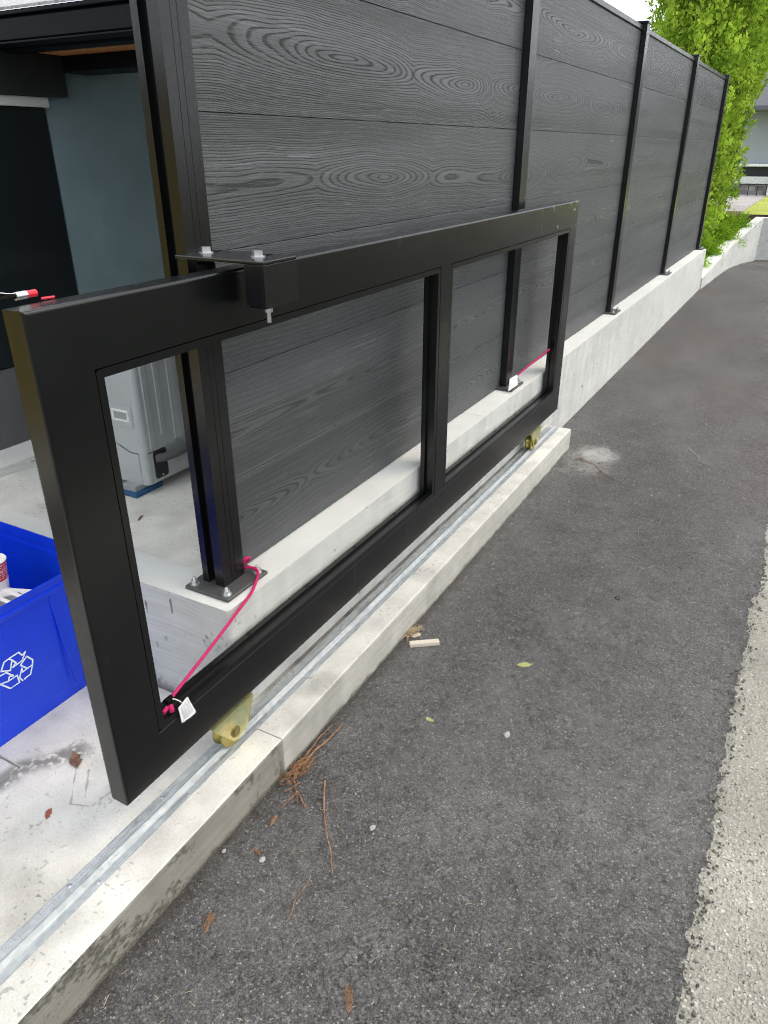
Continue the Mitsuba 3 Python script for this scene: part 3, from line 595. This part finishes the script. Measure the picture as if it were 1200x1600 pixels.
# symbol of three folded arrows, outlined, on the front face
LOGO = [[(0.9555, 0.2499), (0.9699, 0.2737), (0.9846, 0.2756), (1.0185, 0.2768), (1.0277, 0.26), (1.0394, 0.266), (1.0241, 0.2427), (0.9916, 0.2398), (0.9997, 0.2465), (1.0049, 0.2469), (0.9935, 0.2662), (0.9846, 0.2756)], [(0.9937, 0.2637), (0.9828, 0.2346), (0.9555, 0.2499)], [(1.0401, 0.2474), (1.0561, 0.224), (1.0531, 0.2092), (1.0402, 0.1794), (1.0191, 0.1776), (1.0209, 0.1636), (1.0174, 0.1653), (1.0045, 0.1908), (1.0176, 0.2182), (1.0177, 0.204), (1.0348, 0.2061), (1.0528, 0.2078)], [(1.0401, 0.2474), (1.0158, 0.2311), (1.0335, 0.207)], [(0.9991, 0.2047), (1.0014, 0.1761), (0.9714, 0.1747), (0.9442, 0.2106), (0.939, 0.2194), (0.9396, 0.2385), (0.95, 0.2375), (0.9684, 0.2366), (0.9879, 0.2111), (0.9759, 0.2172), (0.9694, 0.2037)], [(0.9991, 0.2047), (0.9694, 0.2037), (0.9442, 0.2106)]]
lg = unary_union([LineString(q).buffer(.0023, quad_segs=3) for q in LOGO])
lm = cat_([prism_y(q, 0, .0008) for q in getattr(lg, 'geoms', [lg])])
lm.vertices = np.c_[lm.vertices[:, 0], BY0 + tp * (1 - lm.vertices[:, 2] / BH) - .0012 + lm.vertices[:, 1] * .9, lm.vertices[:, 2]]
obj('recycling_symbol', lm, 'mat_logo', rb)
obj('molded_knob', lathe([(0, 0), (.006, 0), (.006, .006), (0, .006)], 'y', 12, (.985, BY0 + .001, .392)), 'mat_bin', rb)
tb = thing('paper_cup', 'red and white paper tub standing among the papers in the blue bin', 'paper cup')
tx, ty = 1.150, 2.045
obj('wall', lathe([(.033, .345), (.044, .452), (.0425, .452), (.0315, .348), (0, .348)], n=40, at=(tx, ty, 0)), 'mat_red', tb, smooth=30)
obj('lid', lathe([(0, .4505), (.0415, .4505), (.0415, .4535), (.0445, .4545), (.0465, .452), (.0455, .4495)], n=40, at=(tx, ty, 0)), 'mat_white', tb, smooth=40)
obj('band', lathe([(.0338, .345), (.0384, .388), (.0380, .388), (.0334, .345)], n=40, at=(tx, ty, 0)), 'mat_white', tb, smooth=30)
pr = []
for r in range(7):
    z = .395 + .0075 * r; rad = .033 + .011 * (z - .345) / .107 + .0004
    a = -130
    while a < 20:
        w = rng.uniform(4, 16)
        q = np.radians(np.linspace(a, a + w, 4)); h = .0028 if r != 3 else .0045
        V = np.r_[np.c_[tx + rad * np.cos(q), ty + rad * np.sin(q), np.full(4, z)], np.c_[tx + (rad + .0003) * np.cos(q), ty + (rad + .0003) * np.sin(q), np.full(4, z + h)]]
        pr.append(trimesh.Trimesh(V, [f for k in range(3) for f in ((k, k + 1, k + 5), (k, k + 5, k + 4))], process=False)); a += w + rng.uniform(2, 9)
obj('print', cat_(pr), 'mat_white', tb)
def sheet(c, w, h, rot, tilt, mat, label, seed, cat='paper'):
    r = np.random.default_rng(seed); n = 8
    U, Vv = np.meshgrid(np.linspace(-.5, .5, n), np.linspace(-.5, .5, n), indexing='ij')
    Z = .012 * (meshkit.noise(np.stack([U * 3 + seed, Vv * 3, U * 0], -1), seed) - .5)
    P = np.stack([U * w, Vv * h, Z], -1).reshape(-1, 3)
    R = trimesh.transformations.euler_matrix(tilt[0], tilt[1], rot)[:3, :3]
    P = P @ R.T + np.array(c)
    i, j = np.meshgrid(np.arange(n - 1), np.arange(n - 1), indexing='ij'); a = (i * n + j).ravel()
    F = np.vstack([np.c_[a, a + n, a + n + 1], np.c_[a, a + n + 1, a + 1]])
    nn = R @ [0, 0, -.0005]
    return obj('paper', cat_(trimesh.Trimesh(P, F, process=False), trimesh.Trimesh(P + nn, F[:, ::-1], process=False)), mat, label=label, cat=cat, smooth=True)
s1 = sheet((1.125, 1.955, .345), .13, .12, .5, (.12, -.1), 'mat_paper', 'white paper sheet lying right of the red tub in the blue bin', 1)
s2 = sheet((1.07, 1.93, .352), .17, .13, -.3, (.1, .1), 'mat_paper_grey', 'grey striped paper carton in front of the red tub in the blue bin', 2)
obj('stripe', cat_([bx(1.02 + .035 * q, 1.034 + .035 * q, 1.875, 1.985, .3625 + .0035 * q, .3635 + .0035 * q) for q in range(4)]), 'mat_paper', s2)
sheet((0.97, 2.05, .335), .30, .3, .2, (.03, .05), 'mat_paper', 'pile of white paper under the red tub in the blue bin', 3)
obj('filling', bx(.775, 1.16, 1.84, 2.2, .02, .31, .02), 'mat_paper_grey', s2)

# ---------------------------------------------------------------- air conditioner
ac = thing('air_conditioner', 'pale grey outdoor air conditioner unit seen through the gate beside the end post', 'air conditioner')
AX, AY, AZ0, AZ1 = 1.862, 2.088, .415, 1.09
def rr(x0, x1, y0, y1, r): return sbox(x0 + r, y0 + r, x1 - r, y1 - r).buffer(r, quad_segs=5)
obj('base', prism_z(rr(AX, AX + .86, AY, AY + .36, .022), AZ0, .55), 'mat_ac', ac, smooth=30)
obj('casing', prism_z(rr(AX - .0025, AX + .8625, AY - .0025, AY + .3625, .024), .5475, AZ1 - .03), 'mat_ac', ac, smooth=30)
obj('lid', prism_z(rr(AX - .006, AX + .866, AY - .006, AY + .366, .026), AZ1 - .03, AZ1), 'mat_ac', ac, smooth=30)
obj('service_panel', bx(AX - .0045, AX, AY + .12, AY + .352, .56, 1.04, .002), 'mat_ac', ac)
obj('lower_panel', prism_x(Polygon([(AY + .03, .545), (AY + .06, .551), (AY + .10, .556), (AY + .15, .570), (AY + .19, .572), (AY + .21, .555), (AY + .212, .46), (AY + .03, .46)]), AX - .0042, AX - .0005), 'mat_ac', ac)
hd = obj('handle_recess', bx(AX - .0062, AX - .004, AY + .030, AY + .150, .650, .735, .001), 'mat_ac', ac)
fy0, fy1, fz0, fz1 = AY + .045, AY + .132, .672, .717
obj('grip', cat_(bx(AX - .009, AX - .006, fy0, fy1, fz1 - .008, fz1), bx(AX - .009, AX - .006, fy0, fy1, fz0, fz0 + .008), bx(AX - .009, AX - .006, fy0, fy0 + .008, fz0 + .008, fz1 - .008), bx(AX - .009, AX - .006, fy1 - .008, fy1, fz0 + .008, fz1 - .008)), 'mat_offwhite', hd)
obj('grip_well', bx(AX - .0068, AX - .0062, fy0 + .008, fy1 - .008, fz0 + .008, fz1 - .008), 'mat_grey_rubber', hd)
for q, (xa, xb, za) in enumerate(((.012, .040, .47), (.075, .10, .60), (.145, .185, .55), (.235, .27, .60), (.32, .36, .60))):
    obj('rib', bx(AX + xa + .02, AX + xb + .02, AY - .0075, AY - .002, max(za, .56), AZ1 - .06, .002), 'mat_ac', ac)
obj('seam', cat_(tube(spline([(AX + .02, AY - .0006, .545), (AX + .07, AY - .0006, .556), (AX + .10, AY - .0006, .572), (AX + .16, AY - .0006, .58), (AX + .2, AY - .0006, .56)], 14), .0016, 6),
                 tube(spline([(AX - .0045, AY + .03, .547), (AX - .0045, AY + .1, .558), (AX - .0045, AY + .17, .576), (AX - .0045, AY + .21, .56), (AX - .0045, AY + .216, .47)], 16), .0015, 6)), 'mat_ac_dark', ac)
obj('pipe_opening', prism_y(rr(AX + .042, AX + .112, .428, .546, .014), AY - .0012, AY + .004), 'mat_ac_dark', ac)
obj('pipe', tube(spline([(AX + .055, AY + .004, .512), (AX + .10, AY - .020, .512), (AX + .2, AY - .024, .516), (AX + .5, AY - .024, .50)], 16), .017, 12), 'mat_pipe', ac, smooth=True)
for (yy, zz) in ((.03, .43), (.14, .475), (.25, .60), (.02, .60)):
    obj('screw', lathe([(0, 0), (.004, 0), (.0036, .002), (0, .0025)], 'x', 10, (AX - .006, AY + yy, zz)), 'mat_zinc', ac)
for (xx, zz) in ((.03, .425), (.075, .44), (.015, .58), (.02, .66), (.03, .64), (.1, .62)):
    obj('screw', lathe([(0, -.0025), (.0036, -.002), (.004, 0), (0, 0)], 'y', 10, (AX + xx, AY - .006, zz)), 'mat_zinc', ac)
obj('cable_clip', bx(AX + .13, AX + .155, AY - .012, AY - .004, .89, .93, .002), 'mat_grey_rubber', ac)
for q, yy in enumerate((AY + .03, AY + .25)):
    pk = obj('foot_pad', bx(AX - .045, AX + .10, yy, yy + .1, .3735, .392, .002), 'mat_blue_rubber', ac)
    obj('foot', bx(AX - .035, AX + .09, yy + .012, yy + .088, .3921, .4148, .002), 'mat_grey_rubber', pk)
obj('foot_pad', bx(AX + .68, AX + .8, AY + .03, AY + .33, .3735, .4148, .002), 'mat_blue_rubber', ac)

# ---------------------------------------------------------------- house
hs = thing('house', 'teal stucco house corner with black eaves, cedar soffit and a dark window behind the fence', 'house')
obj('wall', bx(2.362, 9.0, 2.905, 3.1, .372, 1.96), 'mat_teal', hs)
obj('wall', bx(-4, 2.362, 2.92, 3.1, .76, 1.80), 'mat_siding', hs)
obj('foundation', bx(-4, 2.361, 2.915, 3.1, .40, .7595), 'mat_foundation', hs)
gdr = obj('garage_door', bx(-3.6, .56, 2.885, 2.9045, .44, 1.79, .003), 'mat_cedar_dark', hs)
for q_ in range(6): obj('panel', bx(-3.55, .51, 2.872, 2.8845, .46 + .22 * q_, .668 + .22 * q_, .004), 'mat_ochre', gdr)
obj('footing', prism_x(Polygon([(2.77, .3725), (2.785, .405), (2.80, .418), (2.95, .43), (2.95, .3725)]), -4, 5.5), 'mat_wall', hs)
wn = obj('window', bx(.6, 2.355, 2.905, 2.919, .77, 1.756, .002), 'mat_window', hs)
obj('frame', bx(.6, 2.36, 2.88, 2.904, 1.757, 1.793, .002), 'mat_white_trim', wn)
obj('header_box', bx(-4, 2.45, 2.86, 2.903, 1.7955, 1.945, .004), 'mat_siding', hs)
obj('beam', bx(2.448, 2.62, .9 + .62, 2.9, 1.888, 1.9445, .003), 'mat_fascia', hs)
obj('soffit', bx(2.2625, 2.9, 1.5, 3.1, 1.9455, 1.957), 'mat_cedar', hs)
obj('fascia', bx(2.17, 2.262, 1.5, 4.0, 1.935, 2.045, .004), 'mat_fascia', hs)
obj('gutter', cat_(bx(2.10, 2.169, 1.5, 4.0, 1.952, 2.03, .008), bx(2.09, 2.175, 1.5, 4.0, 2.031, 2.046, .003), bx(2.085, 2.169, 1.5, 4.0, 1.944, 1.951, .002)), 'mat_fascia', hs)
rf = trimesh.convex.convex_hull(np.array([[2.09, y, z] for y in (1.5, 4.0) for z in (2.0465, 2.056)] + [[5, y, z] for y in (1.5, 4.0) for z in (2.9, 2.91)]))
obj('roof', rf, 'mat_roof', hs)

# ---------------------------------------------------------------- debris
def flat_poly(pts, c, rot, size, z, mat, name, label, cat, curl=.0, seed=0, group=None, thick=.0012):
    P = Polygon(np.array(pts) * size).buffer(0)
    m = trimesh.creation.extrude_polygon(P, thick, engine='earcut'); m = m.subdivide().subdivide()
    v = m.vertices; v = v + np.c_[0 * v[:, 0], 0 * v[:, 0], curl * (v[:, 0] / size) ** 2 * size + curl * .5 * size * (meshkit.noise(v * 3 / size + seed, seed) - .3)]
    cr, sr = math.cos(rot), math.sin(rot)
    m.vertices = np.c_[v[:, 0] * cr - v[:, 1] * sr + c[0], v[:, 0] * sr + v[:, 1] * cr + c[1], v[:, 2] + z]
    return obj(name, m, mat, label=label, cat=cat, group=group, smooth=40)
leaf_a = [(-.5, 0), (-.3, .16), (-.05, .24), (.2, .2), (.28, .1), (.5, .02), (.3, -.06), (.2, -.2), (0, -.16), (-.1, -.24), (-.3, -.14)]
leaf_b = [(-.5, -.06), (-.2, .2), (.2, .3), (.42, .2), (.5, -.06), (.2, -.14), (.12, -.22), (-.02, -.12), (-.2, -.2)]
AZ = -.1395
flat_poly(leaf_a, (.972, 1.572), 1.0, .075, .0005, 'mat_brown_leaf', 'dry_leaf', 'dry curled brown leaf on the slab beside the gate end', 'leaf', .16, 1)
flat_poly(leaf_b, (.802, 1.478), .5, .036, .0005, 'mat_red_leaf', 'dry_leaf', 'small reddish brown leaf fragment on the pale slab', 'leaf', .08, 2)
flat_poly(leaf_a, (2.205, .622), -1.0, .062, AZ, 'mat_yellow_leaf', 'dry_leaf', 'narrow yellowish green leaf lying in the middle of the asphalt', 'leaf', .1, 3)
flat_poly(leaf_b, (1.767, .805), 1.3, .034, AZ, 'mat_yellow_leaf', 'dry_leaf', 'small crumpled pale green leaf on the asphalt below the wood offcut', 'leaf', .2, 4)
obj('wood_offcut', (lambda m: (m.apply_transform(trimesh.transformations.rotation_matrix(-.93, [0, 0, 1])), m.apply_translation([2.136, 1.008, AZ]), m)[2])(bx(-.058, .058, -.012, .012, .001, .017, .001)), 'mat_offcut', label='pale wood offcut lying on the asphalt near the kerb', cat='wood offcut')
obj('wood_chip', (lambda m: (m.apply_transform(trimesh.transformations.rotation_matrix(-.5, [0, 0, 1])), m.apply_translation([2.172, 1.062, AZ]), m)[2])(bx(-.018, .018, -.008, .008, .001, .008, .001)), 'mat_offcut', label='small white wood chip beside the dried grass tuft near the kerb', cat='wood chip')
def wob(a, b, n, amp, seed, z0=AZ, lift=.004):
    r = np.random.default_rng(seed); t = np.linspace(0, 1, n)[:, None]
    P = np.array(a) * (1 - t) + np.array(b) * t; d = np.array(b) - np.array(a); nn = np.array([-d[1], d[0]]) / np.linalg.norm(d)
    o = (meshkit.noise(np.c_[t * 3.5, t * 0, t * 0], seed) - .5) * amp * np.sin(np.pi * t[:, 0])
    P = P + o[:, None] * nn
    return np.c_[P, z0 + .003 + lift * np.abs(np.sin(np.linspace(0, 3, n) * np.pi + seed))]
def hairy(path, r, seed, k=26, ln=.012):
    q = np.random.default_rng(seed); ms = [tube(path, np.linspace(r, r * .5, len(path)), 6)]
    for _ in range(k):
        i = q.integers(1, len(path) - 1); p = path[i]; a = q.uniform(0, 2 * np.pi)
        ms.append(tube([p, p + np.array([math.cos(a) * ln, math.sin(a) * ln, q.uniform(0, .004)])], [r * .6, r * .2], 4))
    return cat_(ms)
obj('twig', hairy(wob((1.366, .968), (1.105, .775), 30, .035, 3), .0026, 1, 34, .006), 'mat_twig', label='long thin reddish twig lying alone on the asphalt by the kerb', cat='twig')
obj('twig', hairy(wob((1.07, .82), (.93, .80), 14, .02, 5), .0014, 2, 6, .004), 'mat_twig', label='short dark twig on the asphalt below the long reddish twig', cat='twig')
obj('twig', hairy(wob((4.36, 1.02), (4.05, .62), 22, .22, 6), .0024, 3, 4, .02), 'mat_twig', label='curved dark twig beside the white dust at the kerb end', cat='twig')
obj('twig', hairy(wob((4.83, .44), (4.60, .31), 14, .09, 9), .0022, 4, 0), 'mat_straw', label='curved straw coloured stem far out on the asphalt', cat='twig')
# torn cedar branch with needles along the kerb foot
cb = []
q = np.random.default_rng(11)
main = wob((1.60, 1.052), (1.36, 1.066), 16, .02, 2)
cb += [tube(main, np.linspace(.0022, .004, 16), 6), tube(wob((1.58, 1.078), (1.38, 1.082), 14, .02, 4), np.linspace(.0015, .003, 14), 6)]
for _ in range(90):
    c = np.array([q.normal(1.362, .026), q.normal(1.062, .014)]); a = q.uniform(0, 2 * np.pi); l = q.uniform(.015, .05)
    p = [c[0], c[1], AZ + q.uniform(.003, .022)]; e = [c[0] + math.cos(a) * l, c[1] + math.sin(a) * l * .6, AZ + q.uniform(.002, .02)]
    m_ = [(p[0] + e[0]) / 2 + q.normal(0, .005), (p[1] + e[1]) / 2 + q.normal(0, .005), (p[2] + e[2]) / 2 + .004]
    cb.append(tube([p, m_, e], [.0016, .0015, .0006], 4))
for a, b in (((1.375, 1.10), (1.25, .99)), ((1.285, 1.01), (1.245, .955)), ((1.29, 1.015), (1.215, 1.025)), ((1.32, 1.03), (1.27, 1.05))):
    cb.append(hairy(wob(a, b, 12, .01, 7), .0022, 8, 14, .007))
obj('cedar_branch', cat_(cb), 'mat_sprig', label='torn rusty brown cedar branch in a tangle at the foot of the kerb joint', cat='branch')
def sprig(c, rot, L, label, seed):
    r = np.random.default_rng(seed); ms = []
    ax = np.array([math.cos(rot), math.sin(rot)]); nx = np.array([-ax[1], ax[0]])
    ms.append(tube([(*(c + ax * s * L), AZ + .004 + .003 * math.sin(s * 6)) for s in np.linspace(-.5, .5, 8)], np.linspace(.0012, .0006, 8), 5))
    for s in np.linspace(-.45, .45, 8):
        for sd in (-1, 1):
            l = L * .34 * (1 - abs(s) * .9) * r.uniform(.7, 1.1); b = c + ax * s * L
            ms.append(tube([(*b, AZ + .004), (*(b + ax * l * .7 + nx * sd * l * .55), AZ + .006), (*(b + ax * l * 1.1 + nx * sd * l * .7), AZ + .004)], [.0010, .0011, .0005], 4))
    obj('cedar_sprig', cat_(ms), 'mat_sprig', label=label, cat='sprig')
sprig(np.array([.834, .970]), .35, .05, 'dry orange brown cedar sprig on the asphalt, nearest the bottom left kerb', 1)
sprig(np.array([.846, .565]), .55, .055, 'dry reddish cedar sprig at the bottom middle of the asphalt', 2)
sprig(np.array([1.166, 1.016]), .2, .035, 'small orange cedar sprig just below the torn cedar branch', 3)
sprig(np.array([1.06, .99]), 1.2, .022, 'tiny rust coloured cedar sprig beside the white stone by the kerb', 4)
tu = []
for _ in range(60):
    c = np.array([q.normal(2.185, .022), q.normal(1.088, .012)]); a = q.uniform(0, 2 * np.pi); l = q.uniform(.02, .05)
    tu.append(tube([(c[0], c[1], AZ + q.uniform(.002, .012)), (c[0] + l * .5 * math.cos(a), c[1] + .4 * l * math.sin(a), AZ + q.uniform(.006, .02)), (c[0] + l * math.cos(a + .5), c[1] + .6 * l * math.sin(a + .5), AZ + q.uniform(.002, .008))], [.0013, .0013, .0006], 4))
obj('grass_tuft', cat_(tu), 'mat_straw', label='tuft of dried straw against the kerb behind the wood offcut', cat='dry grass')
def stone(c, r, label, seed, z=AZ):
    m = trimesh.creation.icosphere(2, 1.0); v = m.vertices * (0.75 + .5 * meshkit.noise(m.vertices * 1.6 + seed, seed))[:, None] * np.array([r, r * .8, r * .55])
    m.vertices = v + np.array([c[0], c[1], z + r * .4]); obj('pebble', m, 'mat_stone', label=label, cat='pebble', smooth=25)
stone((1.048, .965), .010, 'white angular stone on the asphalt near the lower kerb', 1)
stone((1.284, .754), .010, 'round grey pebble on the asphalt right of the long reddish twig', 2)
stone((1.82, .55), .013, 'pale pebble on the asphalt below the yellowish green leaf', 3)
stone((1.02, 1.075), .007, 'dark grey stone in the angle where the kerb meets the asphalt', 5)
def ring_part(c, r, label, sq=.75):
    t_ = np.linspace(0, 2 * np.pi, 20)
    obj('rubber_ring', tube(np.c_[c[0] + r * np.cos(t_), c[1] + r * sq * np.sin(t_), np.full(20, c[2])], .0012, 5, False), 'mat_dark_gap', label=label, cat='ring')
ring_part((2.837, .426, AZ + .002), .012, 'tiny black rubber ring lying on the dark asphalt')
# countless flecks of grit and straw: one mass
gm = []
N = 1500
gx = 0.4 + 5.2 * q.random(N) ** 1.3; gy = q.uniform(-.08, 1.08, N)
base = trimesh.creation.icosahedron(); bv, bf = np.array(base.vertices), np.array(base.faces)
VV, FF = [], []
for i in range(N):
    near = q.random() < .22
    y = 1.075 - abs(q.normal(0, .06)) if near else gy[i]
    r = q.uniform(.0009, .0024) * (1 if q.random() < .97 else 1.8) * (0.7 + .3 * gx[i] / 2)
    VV.append(bv * np.array([r * q.uniform(.6, 1.5), r * q.uniform(.6, 1.2), r * .6]) * (0.8 + .4 * q.random((12, 1))) + [gx[i], y, AZ + .0015]); FF.append(bf + 12 * i)
CV, CF = [], []
for i in range(900):
    x = .7 + 4.4 * q.random() ** 1.15; y = ys_edge(np.array([x]))[0] + q.normal(0, .016); r = q.uniform(.0015, .0055)
    zz_ = -0.152 if y < -.105 else -.1405
    CV.append(bv * np.array([r * q.uniform(.6, 1.4), r * q.uniform(.6, 1.3), r * .7]) * (0.75 + .5 * q.random((12, 1))) + [x, y, zz_ + r * .4]); CF.append(bf + 12 * i)
obj('asphalt_crumbs', trimesh.Trimesh(np.vstack(CV), np.vstack(CF), process=False), 'mat_crumb', label='dark asphalt crumbs along the ragged edge of the driveway', cat='crumbs', kind='stuff')
obj('grit', trimesh.Trimesh(np.vstack(VV), np.vstack(FF), process=False), 'mat_stone', label='pale grit scattered over the asphalt', cat='grit', kind='stuff')
sv = []
for i in range(230):
    x, y, a, l = .5 + 4.0 * q.random() ** 1.2, q.uniform(0, 1.06), q.uniform(0, np.pi), q.uniform(.006, .022)
    sv.append(tube([(x, y, AZ + .002), (x + l * math.cos(a) * .5 + q.normal(0, .0015), y + l * math.sin(a) * .5, AZ + .004), (x + l * math.cos(a), y + l * math.sin(a), AZ + .002)], .0008, 3))
for i in range(140):
    x, y, a, l = .45 + 1.0 * q.random(), q.uniform(1.12, 1.75), q.uniform(0, np.pi), q.uniform(.004, .018)
    if 1.18 < y < 1.27: continue
    sv.append(tube([(x, y, .001), (x + l * math.cos(a), y + l * math.sin(a), .0014)], .0006, 3))
obj('straw_litter', cat_(sv), 'mat_straw', label='bits of straw and needles strewn over asphalt and slab', cat='litter', kind='stuff')
flat_poly([(-.5, -.1), (.5, -.14), (.4, .12), (-.5, .1)], (1.70, 1.98), .5, .04, .3725, 'mat_brown_leaf', 'dry_leaf', 'small dark leaf on the patio slab seen through the gate', 'leaf', .1, 6)
obj('twig', tube([(1.96, 2.58, .375), (1.99, 2.57, .376)], .005, 6), 'mat_ac_dark', label='short black stick on the patio left of the gate', cat='twig')

# ---------------------------------------------------------------- trees and shrubs beyond the fence
def leaves(C, N, size, q, up_bias=.5, aspect=.5):
    n = len(C)
    a = q.normal(size=(n, 3)); a[:, 2] += up_bias * 2; a /= np.linalg.norm(a, axis=1, keepdims=True)
    b = np.cross(a, q.normal(size=(n, 3))); b /= np.linalg.norm(b, axis=1, keepdims=True)
    s = (size * np.exp(q.normal(-.08, .32, n)))[:, None]
    p0, p1 = C, C + a * s
    nn = np.cross(a, b)
    mid = C + a * s * .5 + nn * s * .06
    V = np.stack([p0, mid + b * s * aspect * .5, p1, mid - b * s * aspect * .5], 1).reshape(-1, 3)
    k = np.arange(n)[:, None] * 4
    return trimesh.Trimesh(V, np.vstack([k + [0, 1, 2], k + [0, 2, 3]]), process=False)
def columnar_tree(x, y, R, H, zb, label, seed, shoots=420, mat='mat_leaf', per=44, size=.07, cb=0.1):
    q = np.random.default_rng(seed); t = thing('columnar_tree', label, 'tree', None)
    obj('trunk', tube([(x, y, zb), (x + .03, y, zb + H * .4), (x - .02, y + .02, zb + H * .9)], [.06, .045, .012], 8), 'mat_bark', t)
    C, br = [], []
    for _ in range(shoots):
        h = q.random() ** .85; prof_ = min(.96, (1.02 - h) * 2.2) ** .6 * (1.0 if h > .1 else .7 + 3 * h)
        a = q.uniform(0, 2 * np.pi); lump = .55 + .75 * meshkit.noise(np.array([[math.cos(a) * 1.6 + seed, math.sin(a) * 1.6, h * 7]]), seed)[0]
        r0 = R * prof_ * lump * math.sqrt(q.uniform(.12, 1))
        base = np.array([x + r0 * .75 * math.cos(a), y + r0 * .75 * math.sin(a), zb + cb + h * (H - cb)])
        L = q.uniform(.25, .55); d = np.array([math.cos(a) * .42, math.sin(a) * .42, 1.0]) + q.normal(0, .18, 3); d /= np.linalg.norm(d)
        s = q.random(per) ** .8
        C.append(base + d * (s * L)[:, None] + q.normal(0, .045, (per, 3)) * (1.15 - s[:, None] * .7))
        br.append(tube([base - d * .05, base + d * L * .9], [.006, .002], 3, False))
    C = np.vstack(C)
    obj('branches', cat_(br), 'mat_bark', t)
    obj('crown', leaves(C, 0, size, q, .6, .6), mat, t)
columnar_tree(13.3, 2.03, .87, 5.4, .0, 'bright lime green columnar tree directly behind the far end of the fence', 1, 900)
columnar_tree(15.6, 2.14, .86, 5.6, .2, 'second lime green columnar tree, taller, behind the one at the fence end', 2, 800)
columnar_tree(17.9, 3.2, .75, 5.0, .4, 'third lime green columnar tree showing left above the fence top', 3, 500)
columnar_tree(18.6, 1.95, .62, 4.6, .44, 'slender lime green tree at the right edge with its crown held above the lawn', 5, 260, cb=1.9)
def juniper(x, y, R, h, zb, label, seed):
    q = np.random.default_rng(seed); t = thing('juniper_shrub', label, 'shrub'); C = []; br = []
    for _ in range(150):
        a = q.uniform(0, 2 * np.pi); el = q.uniform(.15, 1.2); L = R * q.uniform(.45, 1.0)
        d = np.array([math.cos(a) * math.cos(el), math.sin(a) * math.cos(el), math.sin(el) * h / R]); s = q.random(60)
        C.append(np.array([x, y, zb]) + d * (s ** .6 * L)[:, None] + q.normal(0, .03, (60, 3)) - np.c_[0 * s, 0 * s, .1 * s ** 2])
        br.append(tube([(x, y, zb), np.array([x, y, zb]) + d * L * .8], [.006, .002], 3, False))
    obj('branches', cat_(br), 'mat_bark', t); obj('foliage', leaves(np.vstack(C), 0, .045, q, .15, .28), 'mat_juniper', t)
for i, (x, y, R, h, zb, l) in enumerate(((11.95, 1.62, .42, .42, .0, 'low green juniper nearest the end of the fence'), (12.9, 1.60, .48, .5, .08, 'low spreading juniper, second from the fence end behind the low wall'),
                                         (14.1, 1.5, .5, .45, .18, 'spreading juniper third along the low wall'), (15.3, 1.42, .45, .4, .3, 'farthest spreading juniper where the low wall reaches the lawn'))):
    juniper(x, y, R, h, zb, l, 20 + i)
def conifer(x, y, H, R, zb, label, seed):
    q = np.random.default_rng(seed); t = thing('conifer_tree', label, 'tree')
    obj('trunk', tube([(x, y, zb), (x, y, zb + H)], [.25, .03], 8), 'mat_bark', t); C = []
    for _ in range(520):
        h = q.random() ** 1.1; a = q.uniform(0, 2 * np.pi); L = R * (1 - h) * q.uniform(.5, 1.0) + .15; s = q.random(28)
        C.append(np.array([x, y, zb + .6 + h * (H - .6)]) + np.c_[math.cos(a) * s * L, math.sin(a) * s * L, -.35 * s * L] + q.normal(0, .1, (28, 3)))
    obj('crown', leaves(np.vstack(C), 0, .26, q, -.1, .3), 'mat_conifer', t)
conifer(36, 3.4, 9.5, 2.2, .4, 'tall grey green conifer far behind the lime green trees', 41)
conifer(41, 6.8, 6.5, 2.4, .4, 'bluish conifer far off, just above the fence line', 42)

# house across the street, seen past the trees
fh = thing('neighbour_house', 'distant house with grey wall, white band and stone base past the trees', 'house')
obj('wall', bx(24.6, 30, -7, 2.4, .42, 2.5), 'mat_far_wall', fh)
obj('roof', trimesh.convex.convex_hull(np.array([[x, y, z] for y in (-7.4, 2.7) for x, z in ((24.0, 2.5), (24.0, 2.6), (27.3, 4.0), (30.5, 2.5), (30.5, 2.6))])), 'mat_far_roof', fh)
obj('stone_base', bx(24.2, 24.58, -7, 2.4, .43, .72, .01), 'mat_far_stone', fh)
obj('band', bx(24.1, 24.58, -7, 2.4, .725, .90, .01), 'mat_white_trim', fh)
obj('porch_beam', bx(24.1, 24.58, -7, 2.4, 1.15, 1.21, .01), 'mat_offwhite', fh)
for yy in (-1.2, -3.4):
    wk_ = obj('window', bx(24.5, 24.59, yy, yy + 1.0, 1.3, 2.3, .01), 'mat_far_dark', fh)
    obj('frame', cat_(bx(24.46, 24.499, yy - .06, yy + 1.06, 2.3, 2.38), bx(24.46, 24.499, yy - .06, yy, 1.3, 2.3), bx(24.46, 24.499, yy + 1.0, yy + 1.06, 1.3, 2.3)), 'mat_white_trim', wk_)
for yy in (1.45,):
    obj('post', bx(24.0, 24.09, yy - .09, yy + .03, .43, 3.0, .01), 'mat_offwhite', fh)
obj('dark_opening', bx(24.45, 24.585, -6.5, 2.3, .905, 1.148), 'mat_far_dark', fh)
rl = thing('garden_fence', 'low black metal railing in front of the distant house', 'fence')
for yy in np.arange(.8, 2.6, .22):
    obj('bar', bx(23.6, 23.62, yy, yy + .025, .445, .72), 'mat_far_dark', rl)
obj('rail', bx(23.595, 23.625, .75, 2.6, .7205, .74), 'mat_far_dark', rl)
